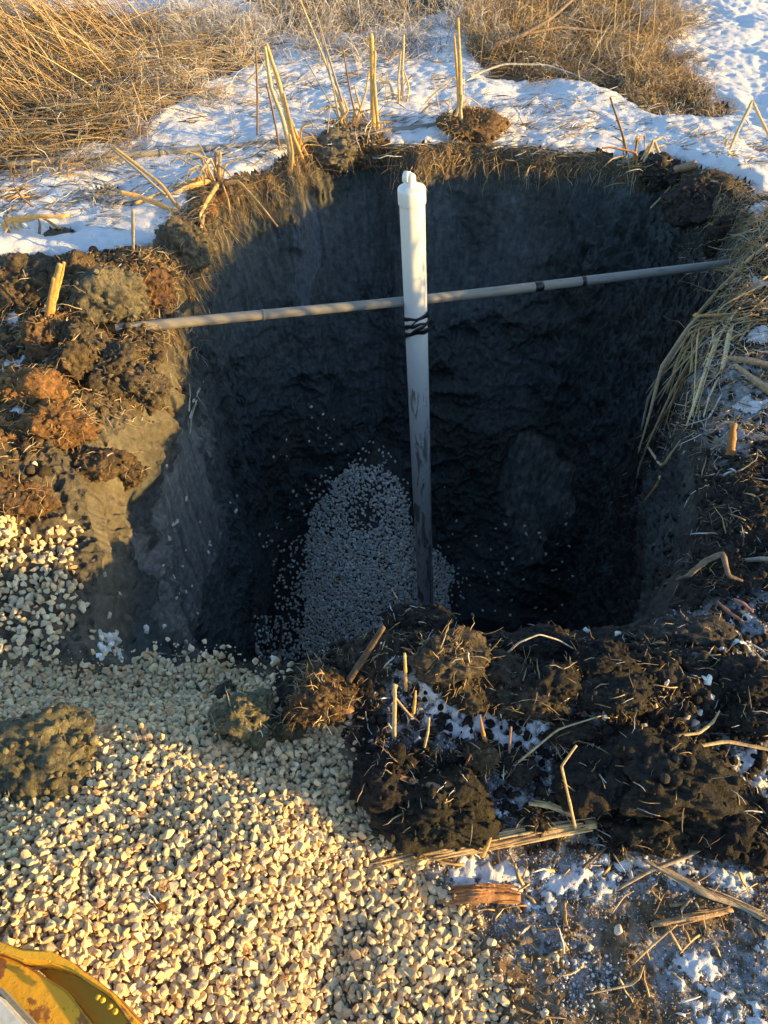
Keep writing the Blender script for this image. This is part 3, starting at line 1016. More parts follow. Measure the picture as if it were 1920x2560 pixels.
def gz(q_):
    return fields(q_[:, 0], q_[:, 1])[0]


def unit(a):
    return a / (np.linalg.norm(a, axis=-1, keepdims=True) + 1e-9)


# left mass: long stalks thrown towards lower right over matted grass
gL = poly([(-250, 40), (60, 60), (330, 90), (430, 150), (350, 230), (230, 300), (130, 350), (20, 400), (-250, 440)])
parts = []
q_, ln_, br_ = clumped(gL, 9500, sig=0.045, jit=0.5); n = len(q_)
b_ = np.column_stack([q_, gz(q_)])
d_ = unit(np.column_stack([rng.normal(0.3, 0.5, n), rng.normal(-0.1, 0.4, n), rng.uniform(0.15, 1.1, n)]) + ln_)
parts.append(blades(b_, d_, rng.uniform(0.12, 0.42, n), rng.uniform(0.0018, 0.004, n), rng.uniform(0.6, 2.2, n), k=7, wig=0.14, frosty=0.06, bright=br_ * 0.72))
q_ = pts_in(poly([(-350, 0), (150, 0), (420, 120), (200, 260), (-200, 400)]), 600, 0.1); n = len(q_)
b_ = np.column_stack([q_, gz(q_) + 0.02])
d_ = unit(np.column_stack([rng.normal(-0.75, 0.25, n), rng.normal(0.25, 0.3, n), rng.uniform(0.35, 0.85, n)]))
parts.append(blades(b_, d_, rng.uniform(0.5, 1.25, n), rng.uniform(0.0035, 0.0085, n), rng.uniform(0.1, 0.5, n), k=8, wig=0.02, bright=1.15))
q_ = pts_in(gL, 700, 0.1); n = len(q_)
b_ = np.column_stack([q_, gz(q_) + rng.uniform(0.03, 0.15, n)])
d_ = unit(np.column_stack([rng.normal(0.9, 0.2, n), rng.normal(-0.1, 0.25, n), rng.uniform(-0.05, 0.25, n)]))
parts.append(blades(b_, d_, rng.uniform(0.4, 0.9, n), rng.uniform(0.0028, 0.005, n), rng.uniform(0.1, 0.4, n), k=7, wig=0.02, bright=1.05))
v, f, cl = merge(parts)
tag(mkmesh('dry_grass', v, f, M_straw, cl), 'tangled mass of golden dry grass at upper left', 'grass', kind='stuff')

# right mass: fine curly upright grass
gR = poly([(1010, -60), (1400, -60), (1450, 60), (1400, 160), (1270, 190), (1060, 165), (1000, 90)])
gR2 = poly([(1300, 120), (1440, 150), (1560, 230), (1560, 262), (1440, 262), (1360, 225)])
parts = []
for pg_, n0, lo, hi in ((gR, 9500, 0.15, 0.42), (gR2, 2400, 0.08, 0.22)):
    q_, ln_, br_ = clumped(pg_, int(n0 * 1.2), jit=0.4); n = len(q_)
    b_ = np.column_stack([q_, gz(q_)])
    d_ = unit(np.column_stack([rng.normal(0.1, 0.35, n), rng.normal(-0.25, 0.3, n), rng.uniform(0.35, 1.0, n)]) + ln_)
    parts.append(blades(b_, d_, rng.uniform(lo, hi, n), rng.uniform(0.0016, 0.0034, n), rng.uniform(0.5, 2.4, n), k=8, wig=0.22, curl=0.4, frosty=0.07, bright=br_ * 0.82))
q_ = pts_in(gR, 140, 0.1); n = len(q_)
b_ = np.column_stack([q_, gz(q_)])
d_ = unit(np.column_stack([rng.normal(0.1, 0.2, n), rng.normal(0, 0.2, n), np.ones(n)]))
parts.append(blades(b_, d_, rng.uniform(0.3, 0.6, n), rng.uniform(0.002, 0.004, n), rng.uniform(0, 0.4, n), k=7, wig=0.05))
v, f, cl = merge(parts)
tag(mkmesh('dry_grass', v, f, M_straw, cl), 'mound of curly golden dry grass at upper right beyond the pipe', 'grass', kind='stuff')

# middle mass, frosted, grey and brown
gM = poly([(430, -50), (1060, -60), (1020, 90), (930, 80), (850, 120), (760, 100), (700, 150), (640, 90), (560, 120), (440, 120)])
gM2 = poly([(330, 60), (560, 50), (560, 140), (430, 195), (350, 245), (300, 200)])
parts = []
for pg_, n0 in ((gM, 8500), (gM2, 2800)):
    q_, ln_, br_ = clumped(pg_, int(n0 * 1.1), jit=0.5); n = len(q_)
    b_ = np.column_stack([q_, gz(q_)])
    d_ = unit(np.column_stack([rng.normal(-0.1, 0.5, n), rng.normal(-0.2, 0.4, n), rng.uniform(0.3, 1.0, n)]) + ln_)
    parts.append(blades(b_, d_, rng.uniform(0.12, 0.42, n), rng.uniform(0.0017, 0.0036, n), rng.uniform(0.5, 2.2, n), k=7, wig=0.16, curl=0.3, frosty=0.32, bright=br_ * 0.8))
for uu in range(470, 1060, 24):
    q_ = np.array([tuple(on_z(uu + random.uniform(-30, 30), random.uniform(-20, 110)))[:2] for _ in range(4)]); n = 4
    b_ = np.column_stack([q_, gz(q_)])
    d_ = unit(np.column_stack([rng.normal(-0.15, 0.3, n), rng.normal(0, 0.2, n), np.ones(n)]))
    parts.append(blades(b_, d_, rng.uniform(0.25, 0.7, n), rng.uniform(0.0025, 0.0045, n), rng.uniform(0, 0.5, n), k=6, wig=0.04, frosty=0.1))
v, f, cl = merge(parts)
tag(mkmesh('dry_grass', v, f, M_straw, cl), 'frosted brown grass standing in the snow along the top middle', 'grass', kind='stuff')

# reeds out of the picture to the right, added to break up the low sunlight
parts = []
q_ = np.concatenate([np.column_stack([rng.uniform(3.2, 6.0, 260), rng.uniform(1.9, 5.2, 260)]), np.column_stack([rng.uniform(2.35, 3.2, 230), rng.uniform(1.9, 4.0, 230)])]); n = len(q_)
b_ = np.column_stack([q_, gz(q_)])
d_ = unit(np.column_stack([rng.normal(0, 0.25, n), rng.normal(0, 0.25, n), np.ones(n)]))
parts.append(blades(b_, d_, np.where(np.arange(n) < 260, rng.uniform(0.25, 0.62, n), rng.uniform(0.45, 0.95, n)), np.where(np.arange(n) < 260, rng.uniform(0.004, 0.009, n), rng.uniform(0.009, 0.018, n)), rng.uniform(0, 0.7, n), k=6, wig=0.05))
v, f, cl = merge(parts)
tag(mkmesh('dry_grass', v, f, M_straw, cl), 'dry grass and reeds out of view at right, added to dapple the sunlight', 'grass', kind='stuff')

# litter: short bits of straw and roots lying on soil
def litter(regions, label, wid=(0.0009, 0.0024)):
    parts = []
    for (pg_, n0, lo, hi, br, fz, lift) in regions:
        q_ = pts_in(pg_, n0, 0.05)
        zn = [down(a_, b2) for a_, b2 in q_]
        n = len(q_)
        b_ = np.column_stack([q_, np.array([z_[0] for z_ in zn]) + rng.uniform(0.0, lift, n)])
        nn = np.array([tuple(z_[1]) for z_ in zn])
        d_ = rng.normal(size=(n, 3)); d_ -= nn * np.sum(d_ * nn, 1, keepdims=True) * 0.85
        d_ = unit(d_)
        parts.append(blades(b_, d_, rng.uniform(lo, hi, n) * rng.uniform(0.5, 1.2, n), rng.uniform(*wid, n), rng.uniform(-0.2, 0.8, n), k=5, wig=0.18, flat=0.4, frosty=fz, bright=br))
    v, f, cl = merge(parts)
    tag(mkmesh('straw_litter', v, f, M_straw, cl), label, 'litter', kind='stuff')


def ringband(t0, t1, r0, r1):
    a_ = np.linspace(t0, t1, 60)
    rr1 = np.interp(a_, th, rR)
    inner = np.column_stack([C0[0] + np.cos(a_) * (rr1 + r0), C0[1] + np.sin(a_) * (rr1 + r0)])
    outer = np.column_stack([C0[0] + np.cos(a_) * (rr1 + r1), C0[1] + np.sin(a_) * (rr1 + r1)])
    return np.concatenate([inner, outer[::-1]])


rad_ = math.radians
litter([(ringband(rad_(28), rad_(128), -0.03, 0.055), 3000, 0.03, 0.11, 0.6, 0.04, 0.03),
        (ringband(rad_(128), rad_(170), -0.03, 0.22), 1600, 0.03, 0.12, 0.9, 0.03, 0.03)],
       'matted dead grass and roots along the far edge of the hole')
litter([(poly([(-100, 560), (330, 560), (390, 640), (350, 860), (180, 1000), (0, 1100), (-100, 1100)]), 4200, 0.015, 0.07, 0.85, 0.04, 0.02),
        (poly([(-20, 560), (100, 600), (120, 760), (-20, 760)]), 400, 0.06, 0.2, 1.0, 0, 0.03)],
       'orange peat fibres and straw on the left bank')
litter([(poly([(1500, 430), (1750, 400), (1750, 1020), (1500, 1020), (1440, 900), (1530, 700), (1600, 560)]), 5200, 0.02, 0.10, 0.8, 0.1, 0.035),
        (poly([(1560, 560), (1800, 430), (1800, 900), (1600, 800)]), 800, 0.10, 0.32, 1.0, 0.05, 0.06)],
       'tangled straw covering the right bank')
litter([(poly([(640, 1440), (1000, 1420), (1659, 1450), (1750, 1800), (1300, 1850), (900, 1800), (760, 1600)]), 2600, 0.012, 0.05, 0.7, 0.08, 0.01),
        (poly([(900, 1850), (1750, 1800), (1750, 2300), (1120, 2300), (1040, 2050)]), 3000, 0.004, 0.020, 0.7, 0.2, 0.003),
        (poly([(1450, 1050), (1659, 1000), (1750, 1400), (1500, 1400)]), 900, 0.02, 0.06, 0.5, 0.05, 0.012)],
       'bits of straw and bark trodden into the mud in front', (0.0007, 0.002))

litter([(poly([(760, 1480), (1000, 1430), (1659, 1460), (1750, 2300), (1120, 2300), (1040, 2050), (900, 1850), (780, 1650)]), 300, 0.03, 0.09, 0.95, 0.08, 0.014)],
       'broken pieces of reed and bark lying about on the mud in front', (0.0022, 0.0065))
litter([(poly([(-100, 600), (360, 600), (340, 860), (180, 1000), (-100, 1120)]), 260, 0.03, 0.10, 1.0, 0.05, 0.016),
        (poly([(1480, 560), (1750, 500), (1750, 1300), (1520, 1300)]), 300, 0.03, 0.11, 0.9, 0.1, 0.02)],
       'broken reed pieces lying about on both banks', (0.0022, 0.006))

# soil crumbs
def crumbs(regions, label):
    V, F, Cc = [], [], []; o_ = 0
    for (pg_, n0, lo, hi, colr) in regions:
        q_ = pts_in(pg_, n0, 0.03)
        z_ = np.array([down(a_, b2)[0] for a_, b2 in q_]); n = len(q_)
        size = lo + (hi - lo) * rng.random(n) ** 3
        pos = np.column_stack([q_, z_ + size * 0.35])
        v, f = ICO[2]
        V0 = v[None] * (1 + 0.35 * fbm(v[None, :, 0] * 2.4 + pos[:, :1] * 50, v[None, :, 1] * 2.4 + pos[:, 1:2] * 50, v[None, :, 2] * 2.4, 2))[..., None]
        R = rot_rand(n)
        V0 = np.einsum('nij,nvj->nvi', R, V0) * size[:, None, None] + pos[:, None, :]
        V.append(V0.reshape(-1, 3)); F.append((f[None] + (np.arange(n) * len(v))[:, None, None]).reshape(-1, 3) + o_)
        o_ += n * len(v)
        Cc.append(np.repeat(np.array(colr)[None] * rng.uniform(0.6, 1.5, (n, 1)), len(v), 0))
    tag(mkmesh('soil_crumbs', np.concatenate(V), np.concatenate(F), M_clod, np.concatenate(Cc)), label, 'soil', kind='stuff')


crumbs([(poly([(640, 1440), (1000, 1400), (1659, 1420), (1750, 1850), (1300, 1850), (900, 1800), (760, 1600)]), 3000, 0.002, 0.015, (0.03, 0.026, 0.022)),
        (poly([(900, 1850), (1750, 1800), (1750, 2300), (1120, 2300), (1040, 2050)]), 1500, 0.0015, 0.006, (0.17, 0.12, 0.07)),
        (poly([(1450, 1050), (1659, 1000), (1750, 1400), (1500, 1400)]), 900, 0.002, 0.014, (0.028, 0.026, 0.024))],
       'crumbs of dark mud scattered in front of the hole')
crumbs([(poly([(-100, 570), (370, 570), (390, 700), (350, 860), (180, 1000), (0, 1200), (-100, 1400)]), 1600, 0.004, 0.026, (0.085, 0.065, 0.042)),
        (poly([(0, 440), (360, 420), (330, 550), (0, 570)]), 160, 0.003, 0.010, (0.05, 0.045, 0.04))],
       'crumbs of brown soil scattered on the left bank')

def grains(regions, label):
    V, F, Cc = [], [], []; o_ = 0
    v, f = ICO[1]
    for (pg_, n0, lo, hi, zoff) in regions:
        m_ = max(4, n0 // 25)
        cp_ = pts_in(pg_, m_, 0.03); k_ = rng.integers(0, m_, n0)
        q_ = cp_[k_] + rng.normal(size=(n0, 2)) * 0.03
        z_ = np.array([down(a_, b2)[0] for a_, b2 in q_])
        size = lo + (hi - lo) * rng.random(n0) ** 3
        pos = np.column_stack([q_, z_ + zoff + size * 0.4])
        W = np.einsum('nij,vj->nvi', rot_rand(n0), v * np.array([1, .8, .7])) * size[:, None, None] + pos[:, None, :]
        V.append(W.reshape(-1, 3)); F.append((f[None] + (np.arange(n0) * len(v))[:, None, None]).reshape(-1, 3) + o_); o_ += n0 * len(v)
        Cc.append(np.repeat(np.array([[0.62, 0.64, 0.68]]) * rng.uniform(0.6, 1.1, (n0, 1)), len(v), 0))
    tag(mkmesh('snow_crumbs', np.concatenate(V), np.concatenate(F), M_snow, np.concatenate(Cc)), label, 'snow', kind='stuff')


grains([(P_FROST[0], 3800, 0.001, 0.0045, 0), (P_FROST[1], 1400, 0.001, 0.0045, 0), (P_FROST[2], 3800, 0.0008, 0.004, 0), (P_FROST[3], 500, 0.0015, 0.007, 0),
        (P_FROST[4], 500, 0.001, 0.006, 0), (P_FROST[5], 900, 0.001, 0.004, 0), (P_FROST[6], 500, 0.0015, 0.006, 0), (P_FROST[7], 1100, 0.0012, 0.005, 0),
        (poly([(1100, 1950), (1700, 1850), (1700, 2300), (1150, 2300)]), 900, 0.0008, 0.003, 0)],
       'grains of frost and old snow sprinkled over the mud')
# stalks and leaves lying on the snow
for (pg_, n0, lo, hi, lab) in ((poly([(150, 330), (300, 280), (520, 230), (600, 330), (480, 400), (350, 500), (120, 560), (0, 560), (0, 420)]), 420, 0.05, 0.22, 'dead leaves and stalks scattered over the snow left of the hole'),
                               (poly([(440, 150), (640, 110), (960, 120), (1000, 310), (850, 320), (640, 330), (560, 260)]), 620, 0.05, 0.24, 'dead leaves and stalks scattered over the snow behind the hole'),
                               (poly([(1000, 230), (1450, 260), (1659, 300), (1700, 420), (1500, 380), (1000, 330)]), 420, 0.04, 0.18, 'dead leaves and stalks scattered over the snow at the far right')):
    q_, ln_, br_ = clumped(pg_, int(n0 * 1.7), per=20, sig=0.09); n = len(q_)
    tt, hh, _b = snow_thick(q_[:, 0].astype(np.float32), q_[:, 1].astype(np.float32))
    b_ = np.column_stack([q_, gz(q_) + np.maximum(hh, 0) + rng.uniform(-0.01, 0.012, n)])
    d_ = rng.normal(size=(n, 3)) * 0.5 + np.array([1.0, 0.25, 0.12]); d_[:, 2] = np.abs(d_[:, 2]) * 0.35
    d_ = unit(d_ + ln_)
    v, f, cl = blades(b_, d_, rng.uniform(lo, hi, n), rng.uniform(0.002, 0.006, n), rng.uniform(-0.1, 0.5, n), k=5, wig=0.12, frosty=0.25, bright=br_ * 0.75)
    tag(mkmesh('straw_litter', v, f, M_straw, cl), lab, 'litter', kind='stuff')

# ------------------------------------------------------------------ clods: each one a thing
def clod(u, v, w, h, label, colr=(0.06, 0.05, 0.038), seed=0, flatten=0.75, tilt=0.0, pos=None, sub=5, fibre=0, group=None, sink=0.72, name='soil_clod', cat='clod'):
    P = hit(u, v)[0] if pos is None else pos
    depth = (P - CAMV).dot(Vector((0, CP, -SP)))
    rx = w / FPX * depth / 2; rz = h / FPX * depth / 2
    vs, f = ICO[sub]
    s0 = seed * 7.7
    wx_ = vs + 0.35 * np.stack([perlin(vs[:, 0] * 2 + s0 + k_, vs[:, 1] * 2, vs[:, 2] * 2 + k_) for k_ in (0.0, 31.0, 57.0)], -1)
    rg_ = np.random.default_rng(seed + 900)
    pn_ = rg_.normal(size=(10, 3)); pn_ /= np.linalg.norm(pn_, axis=1, keepdims=True)
    dt_ = np.maximum((wx_ / np.linalg.norm(wx_, axis=1, keepdims=True)) @ pn_.T, 0.06)
    rp_ = (np.sum((rg_.uniform(0.62, 1.05, 10) / dt_) ** -12.0, axis=1) + 1.3 ** -12.0) ** (-1 / 12.0)
    r1_ = rp_ + 0.40 * fbm(wx_[:, 0] * 1.4 + s0, wx_[:, 1] * 1.4, wx_[:, 2] * 1.4, 2) + 0.26 * fbm(wx_[:, 0] * 3.0 + s0, wx_[:, 1] * 3.0, wx_[:, 2] * 3.0, 3, billow=True)
    fine = fbm(wx_[:, 0] * 9 + s0, wx_[:, 1] * 9, wx_[:, 2] * 9, 4, billow=True)
    r1_ = np.maximum(r1_, 0.35) + 0.10 * fine
    V = vs * r1_[:, None] * np.array([rx, (rx + rz) / 2 * 0.9, rz])
    wn_ = fbm(V[:, 0] * 28 + s0, V[:, 1] * 28, V[:, 2] * 28, 4, billow=True)
    V = V + vs * (0.009 * wn_)[:, None] * min(1.0, rx / 0.05)
    ct, st_ = math.cos(tilt), math.sin(tilt)
    V = np.column_stack([V[:, 0] * ct - V[:, 2] * st_, V[:, 1], V[:, 0] * st_ + V[:, 2] * ct])
    n1 = fbm(vs[:, 0] * 2.5 + s0, vs[:, 1] * 2.5, vs[:, 2] * 2.5, 3)[:, None]
    cc_ = np.clip(np.array(colr)[None] * (1 + 0.7 * n1 + 0.35 * fine[:, None]), 0.005, 1)
    q0 = V[rng.integers(0, len(V), 230)] + np.array([0, 0, rz * (1 - sink)]) + np.array(tuple(P))
    CRUMBS.append((q0, np.minimum(0.014, 0.11 * rx) * rng.uniform(0.2, 1.0, 230) ** 2, np.array(colr)))
    topv = V[np.where(vs[:, 2] > 0.15)[0]]
    STRAWS.append(topv[rng.integers(0, len(topv), 26)] + np.array([0, 0, rz * (1 - sink)]) + np.array(tuple(P)))
    if fibre:
        root = empty(name, P, label, cat, group)
        o_ = mkmesh('earth', V + np.array([0, 0, rz * (1 - sink)]), f, M_clod, cc_, parent=root)
        n = fibre
        pick = rng.integers(0, len(V), n)
        b_ = V[pick] + np.array([0, 0, rz * (1 - sink)])
        d_ = unit(unit(V[pick]) + 0.9 * rng.normal(size=(n, 3)))
        vv_, ff_, cl_ = blades(b_, d_, rng.uniform(0.15, 0.9, n) * rx, rng.uniform(0.0008, 0.0022, n), rng.uniform(0, 1.5, n), k=5, wig=0.2, bright=0.9)
        ro = mkmesh('root_fibres', vv_, ff_, M_straw, cl_, parent=root)
        ro['kind'] = 'stuff'
        return root
    o_ = mkmesh(name, V, f, M_clod, cc_)
    o_.location = P + Vector((0, 0, rz * (1 - sink)))
    return tag(o_, label, cat, group)


CRUMBS = []; STRAWS = []
olive = (0.13, 0.12, 0.06); dark = (0.034, 0.029, 0.024); brn = (0.09, 0.068, 0.042); black = (0.022, 0.020, 0.019)
clod(100, 1640, 250, 110, 'wide flat slab of dark clay lying on the gravel at the left edge', (0.13, 0.12, 0.075), 1, pos=hit(90, 1650)[0], sink=0.8, sub=5)
clod(540, 1575, 115, 90, 'olive mossy clod sitting on the gravel left of the root ball', (0.14, 0.13, 0.08), 2, sink=0.5)
clod(615, 1580, 60, 75, 'small dark clod squeezed between the olive clod and the stick', (0.07, 0.06, 0.035), 3)
clod(700, 1520, 110, 95, 'brown root ball with pale root fibres at the near edge of the hole', (0.09, 0.06, 0.035), 4, fibre=260)
clod(970, 1430, 130, 80, 'lumpy clod catching sunlight on top of the mud ridge', (0.08, 0.065, 0.045), 5, fibre=120)
clod(1005, 1490, 90, 90, 'crumbly clod below the sunlit clod on the mud ridge', (0.055, 0.046, 0.033), 6, fibre=60)
clod(1110, 1500, 170, 90, 'broad brown clod in the middle of the mud ridge', (0.05, 0.043, 0.033), 7, fibre=90)
clod(1190, 1480, 110, 70, 'rounded mud clod beside the broad brown clod', black, 8)
clod(1330, 1510, 140, 60, 'low mud clod at the right of the ridge', (0.034, 0.031, 0.026), 9)
clod(960, 1760, 190, 110, 'large black mud clod right of the gravel under the bark strip', (0.028, 0.026, 0.02), 10, sink=0.5)
clod(840, 1690, 110, 100, 'smooth dark mud lump beside the corner of the gravel', black, 11)
clod(1040, 1640, 60, 50, 'little brown clod between frost patches', brn, 12)
clod(1110, 1660, 70, 50, 'dark clod at the edge of the frost patch', dark, 13)
clod(1290, 1690, 150, 100, 'dark crumbly clod right of the tall bent stem', (0.027, 0.024, 0.021), 14)
clod(1440, 1690, 230, 130, 'largest black clod on the right of the foreground', (0.028, 0.026, 0.022), 15, sink=0.5)
clod(1550, 1780, 190, 110, 'black clod just below the largest clod at the right', black, 16, sink=0.5)
clod(1640, 1800, 120, 120, 'brown dark clod cut off by the right edge of the picture', (0.032, 0.026, 0.022), 17)
clod(1330, 1820, 60, 40, 'small black clod in the frost left of the root', black, 18)
clod(1620, 1560, 90, 60, 'mud clod on the right slope above the straw', dark, 19)
clod(245, 660, 135, 110, 'big pale grey clay clod with straw on top on the left bank', (0.13, 0.12, 0.085), 20, fibre=200, sink=0.75)
clod(115, 760, 90, 120, 'upright brown peat clod left of the pole end', (0.14, 0.085, 0.045), 21, fibre=80)
clod(190, 770, 100, 100, 'dark rough clod below the end of the pole', (0.085, 0.07, 0.05), 22)
clod(250, 810, 120, 90, 'fibrous clod hanging at the left rim below the pole', (0.08, 0.065, 0.045), 23, fibre=70)
clod(320, 850, 90, 80, 'rounded clod on the brink of the left wall', (0.09, 0.075, 0.055), 24)
clod(60, 640, 130, 110, 'crumbly clod near the left edge under the snow', (0.09, 0.07, 0.045), 25, fibre=60)
clod(170, 620, 110, 90, 'brown clod beside the split upright reed stump', (0.10, 0.075, 0.045), 26, fibre=60)
clod(335, 640, 80, 60, 'reddish peat clod on the left rim above the pole', (0.15, 0.085, 0.045), 27, fibre=60)
clod(405, 545, 90, 90, 'clay lump below the reed tuft at the upper left rim', (0.13, 0.11, 0.075), 28, fibre=60, sink=0.8)
clod(200, 1010, 110, 50, 'crumbly clod on the smooth left slope', (0.10, 0.07, 0.04), 29)
clod(275, 1030, 70, 40, 'small clod at the foot of the smooth left slope', (0.08, 0.06, 0.04), 30)
clod(40, 1090, 130, 70, 'brown peat lump above the left gravel', (0.12, 0.075, 0.04), 31, fibre=60)
clod(715, 335, 100, 60, 'clay clod jutting at the far rim left of the pipe', (0.15, 0.135, 0.10), 32, fibre=60, sink=0.85)
clod(800, 330, 80, 50, 'root filled clod at the far rim behind the pipe', (0.12, 0.085, 0.05), 33, fibre=120, sink=0.85)
clod(1010, 285, 110, 60, 'tussock clod at the foot of the tall lone reed', (0.14, 0.09, 0.05), 34, fibre=700, sink=0.9)
clod(1420, 375, 90, 60, 'dark clod at the far right rim', (0.05, 0.045, 0.04), 35)
clod(1500, 440, 100, 80, 'dark crumbly clod below the broken stalk at the right rim', (0.05, 0.045, 0.04), 36, fibre=50)
clod(1560, 520, 70, 60, 'dark clod at the right rim above the straw bundle', dark, 37, fibre=50)
clod(1610, 1480, 120, 60, 'mud clod on the right bank under the roots', black, 38)
clod(900, 1360, 110, 60, 'dark mud clod at the near brink in front of the pipe foot', black, 39)
clod(1180, 1410, 130, 50, 'black mud clod under the pale arched twig', black, 40)
clod(1300, 1430, 120, 60, 'black mud clod right of the pale arched twig', black, 41)
clod(490, 1500, 50, 36, 'small dark clod lying on the shaded gravel', (0.07, 0.07, 0.05), 42)
clod(345, 1960, 22, 30, 'tiny rusty brown clod on the sunlit gravel', (0.14, 0.07, 0.03), 43, sub=4)
clod(165, 800, 80, 80, 'brown clod in the middle of the left bank', brn, 44, fibre=40)
clod(60, 860, 110, 80, 'orange peat clod at the left edge', (0.19, 0.105, 0.045), 45, fibre=120)
clod(130, 930, 110, 70, 'orange peat clod above the smooth left slope', (0.16, 0.09, 0.04), 46, fibre=120)
clod(1480, 1380, 130, 50, 'frosted mud clod on the right bank', (0.06, 0.055, 0.05), 47)
clod(1240, 1600, 80, 40, 'brown clod above the frost on the right', (0.05, 0.04, 0.032), 48)
clod(1160, 1775, 60, 40, 'small dark clod above the split stem', dark, 49)
clod(1390, 1790, 110, 80, 'mud clod between the root and the black clods', (0.026, 0.024, 0.02), 50)

v_, f_ = ICO[2]
VV, FF, CC = [], [], []; o0 = 0
for q0, s0, c0_ in CRUMBS:
    n = len(q0)
    W = v_[None] * (1 + 0.5 * fbm(v_[None, :, 0] * 2.4 + q0[:, :1] * 50, v_[None, :, 1] * 2.4 + q0[:, 1:2] * 50, v_[None, :, 2] * 2.4, 2))[..., None]
    W = np.einsum('nij,nvj->nvi', rot_rand(n), W) * s0[:, None, None] + q0[:, None, :]
    VV.append(W.reshape(-1, 3)); FF.append((f_[None] + (np.arange(n) * len(v_))[:, None, None]).reshape(-1, 3) + o0); o0 += n * len(v_)
    CC.append(np.repeat(c0_[None] * rng.uniform(0.8, 1.9, (n, 1)), len(v_), 0))
tag(mkmesh('soil_crumbs', np.concatenate(VV), np.concatenate(FF), M_clod, np.concatenate(CC)), 'loose crumbs of earth clinging to the clods', 'soil', kind='stuff')

b_ = np.concatenate(STRAWS); n = len(b_)
d_ = rng.normal(size=(n, 3)); d_[:, 2] = np.abs(d_[:, 2]) * 0.25; d_ = unit(d_)
v, f, cl = blades(b_, d_, rng.uniform(0.012, 0.07, n), rng.uniform(0.0008, 0.003, n), rng.uniform(0.1, 1.0, n), k=5, wig=0.18, frosty=0.08, bright=0.8)
tag(mkmesh('straw_litter', v, f, M_straw, cl), 'wisps of straw and root stuck to the clods', 'litter', kind='stuff')

# ------------------------------------------------------------------ reeds and sticks
def tubepath(pts, wa, wb, sides=8, sub=6):
    """smooth path through points (Catmull-Rom kept fairly straight)"""
    P = [Vector(p_) for p_ in pts]
    out = []
    for i in range(len(P) - 1):
        for s in range(sub):
            t = s / sub
            out.append(P[i].lerp(P[i + 1], t))
    out.append(P[-1])
    out = np.array([tuple(p_) for p_ in out])
    if len(out) > 6:
        o2 = out.copy()
        o2[1:-1] = out[1:-1] * 0.6 + 0.2 * (out[:-2] + out[2:])
        out = o2
    kk = len(out)
    if np.isscalar(wa): wa = (wa, wa)
    A = np.interp(np.linspace(0, 1, kk), np.linspace(0, 1, len(wa)), wa)
    Bq = A * wb
    return out, A, Bq


def stem_mesh(name, pts, w, ratio=0.6, colr=None, parent=None, sides=8, origin=None, mat=None, rough=0.08, ref=None, frost=0.0):
    P, A, Bq = tubepath(pts, w, ratio)
    if origin is not None:
        P = P - np.array(tuple(origin))
    A = A * (1 + rough * rng.normal(size=len(A))); Bq = Bq * (1 + rough * rng.normal(size=len(A)))
    v, f, per = strands(P[None], A[None], Bq[None], sides, ref=np.array([ref if ref is not None else (0.3, 1.0, 0.2)]))
    base = np.array(colr if colr is not None else straw_col(1, 1.1)[0])
    ring = per // sides
    side_tone = base[None] * (0.85 + 0.3 * rng.random((sides, 1)))  # random tone for each side of the stem
    cc_ = np.tile(side_tone, (ring, 1)) * (0.9 + 0.2 * np.repeat(rng.random((ring, 1)), sides, 0))
    if frost:
        fm = smooth(0.45, 0.6, fbm(v[:, 0] * 30, v[:, 1] * 30, v[:, 2] * 30, 2) * 0.5 + 0.5 + frost - 0.5)[:, None]
        cc_ = cc_ + (np.array([0.78, 0.80, 0.84]) - cc_) * fm
    return mkmesh(name, v, f, mat or M_straw, cc_, parent=parent)


def infront(u, v, y, gap=0.03):
    p_ = on_y(u, v, y)
    h_ = hit(u, v)[0]
    dh = (h_ - CAMV).length
    if h_.y > 3.6 and h_.z > -0.3: gap = max(gap, 0.09)
    if dh - gap < (p_ - CAMV).length:
        p_ = CAMV + ray(u, v).normalized() * (dh - gap)
    return p_


def resolve(spec):
    """spec: [(u,v), (u,v,dy) ...]; the first is on the ground, the others dy metres behind it"""
    b_ = hit(spec[0][0], spec[0][1])[0]
    out = [b_]
    for s in spec[1:]:
        dy = s[2] if len(s) > 2 else 0.0
        out.append(infront(s[0], s[1], b_.y + dy, 0.015))
    out[0] = b_ + (b_ - out[1]).normalized() * 0.03
    return out


GOLD = (0.70, 0.43, 0.16); PALE = (0.60, 0.45, 0.26); BRN = (0.26, 0.16, 0.085); GREYS = (0.36, 0.31, 0.23); RUST = (0.38, 0.19, 0.08)


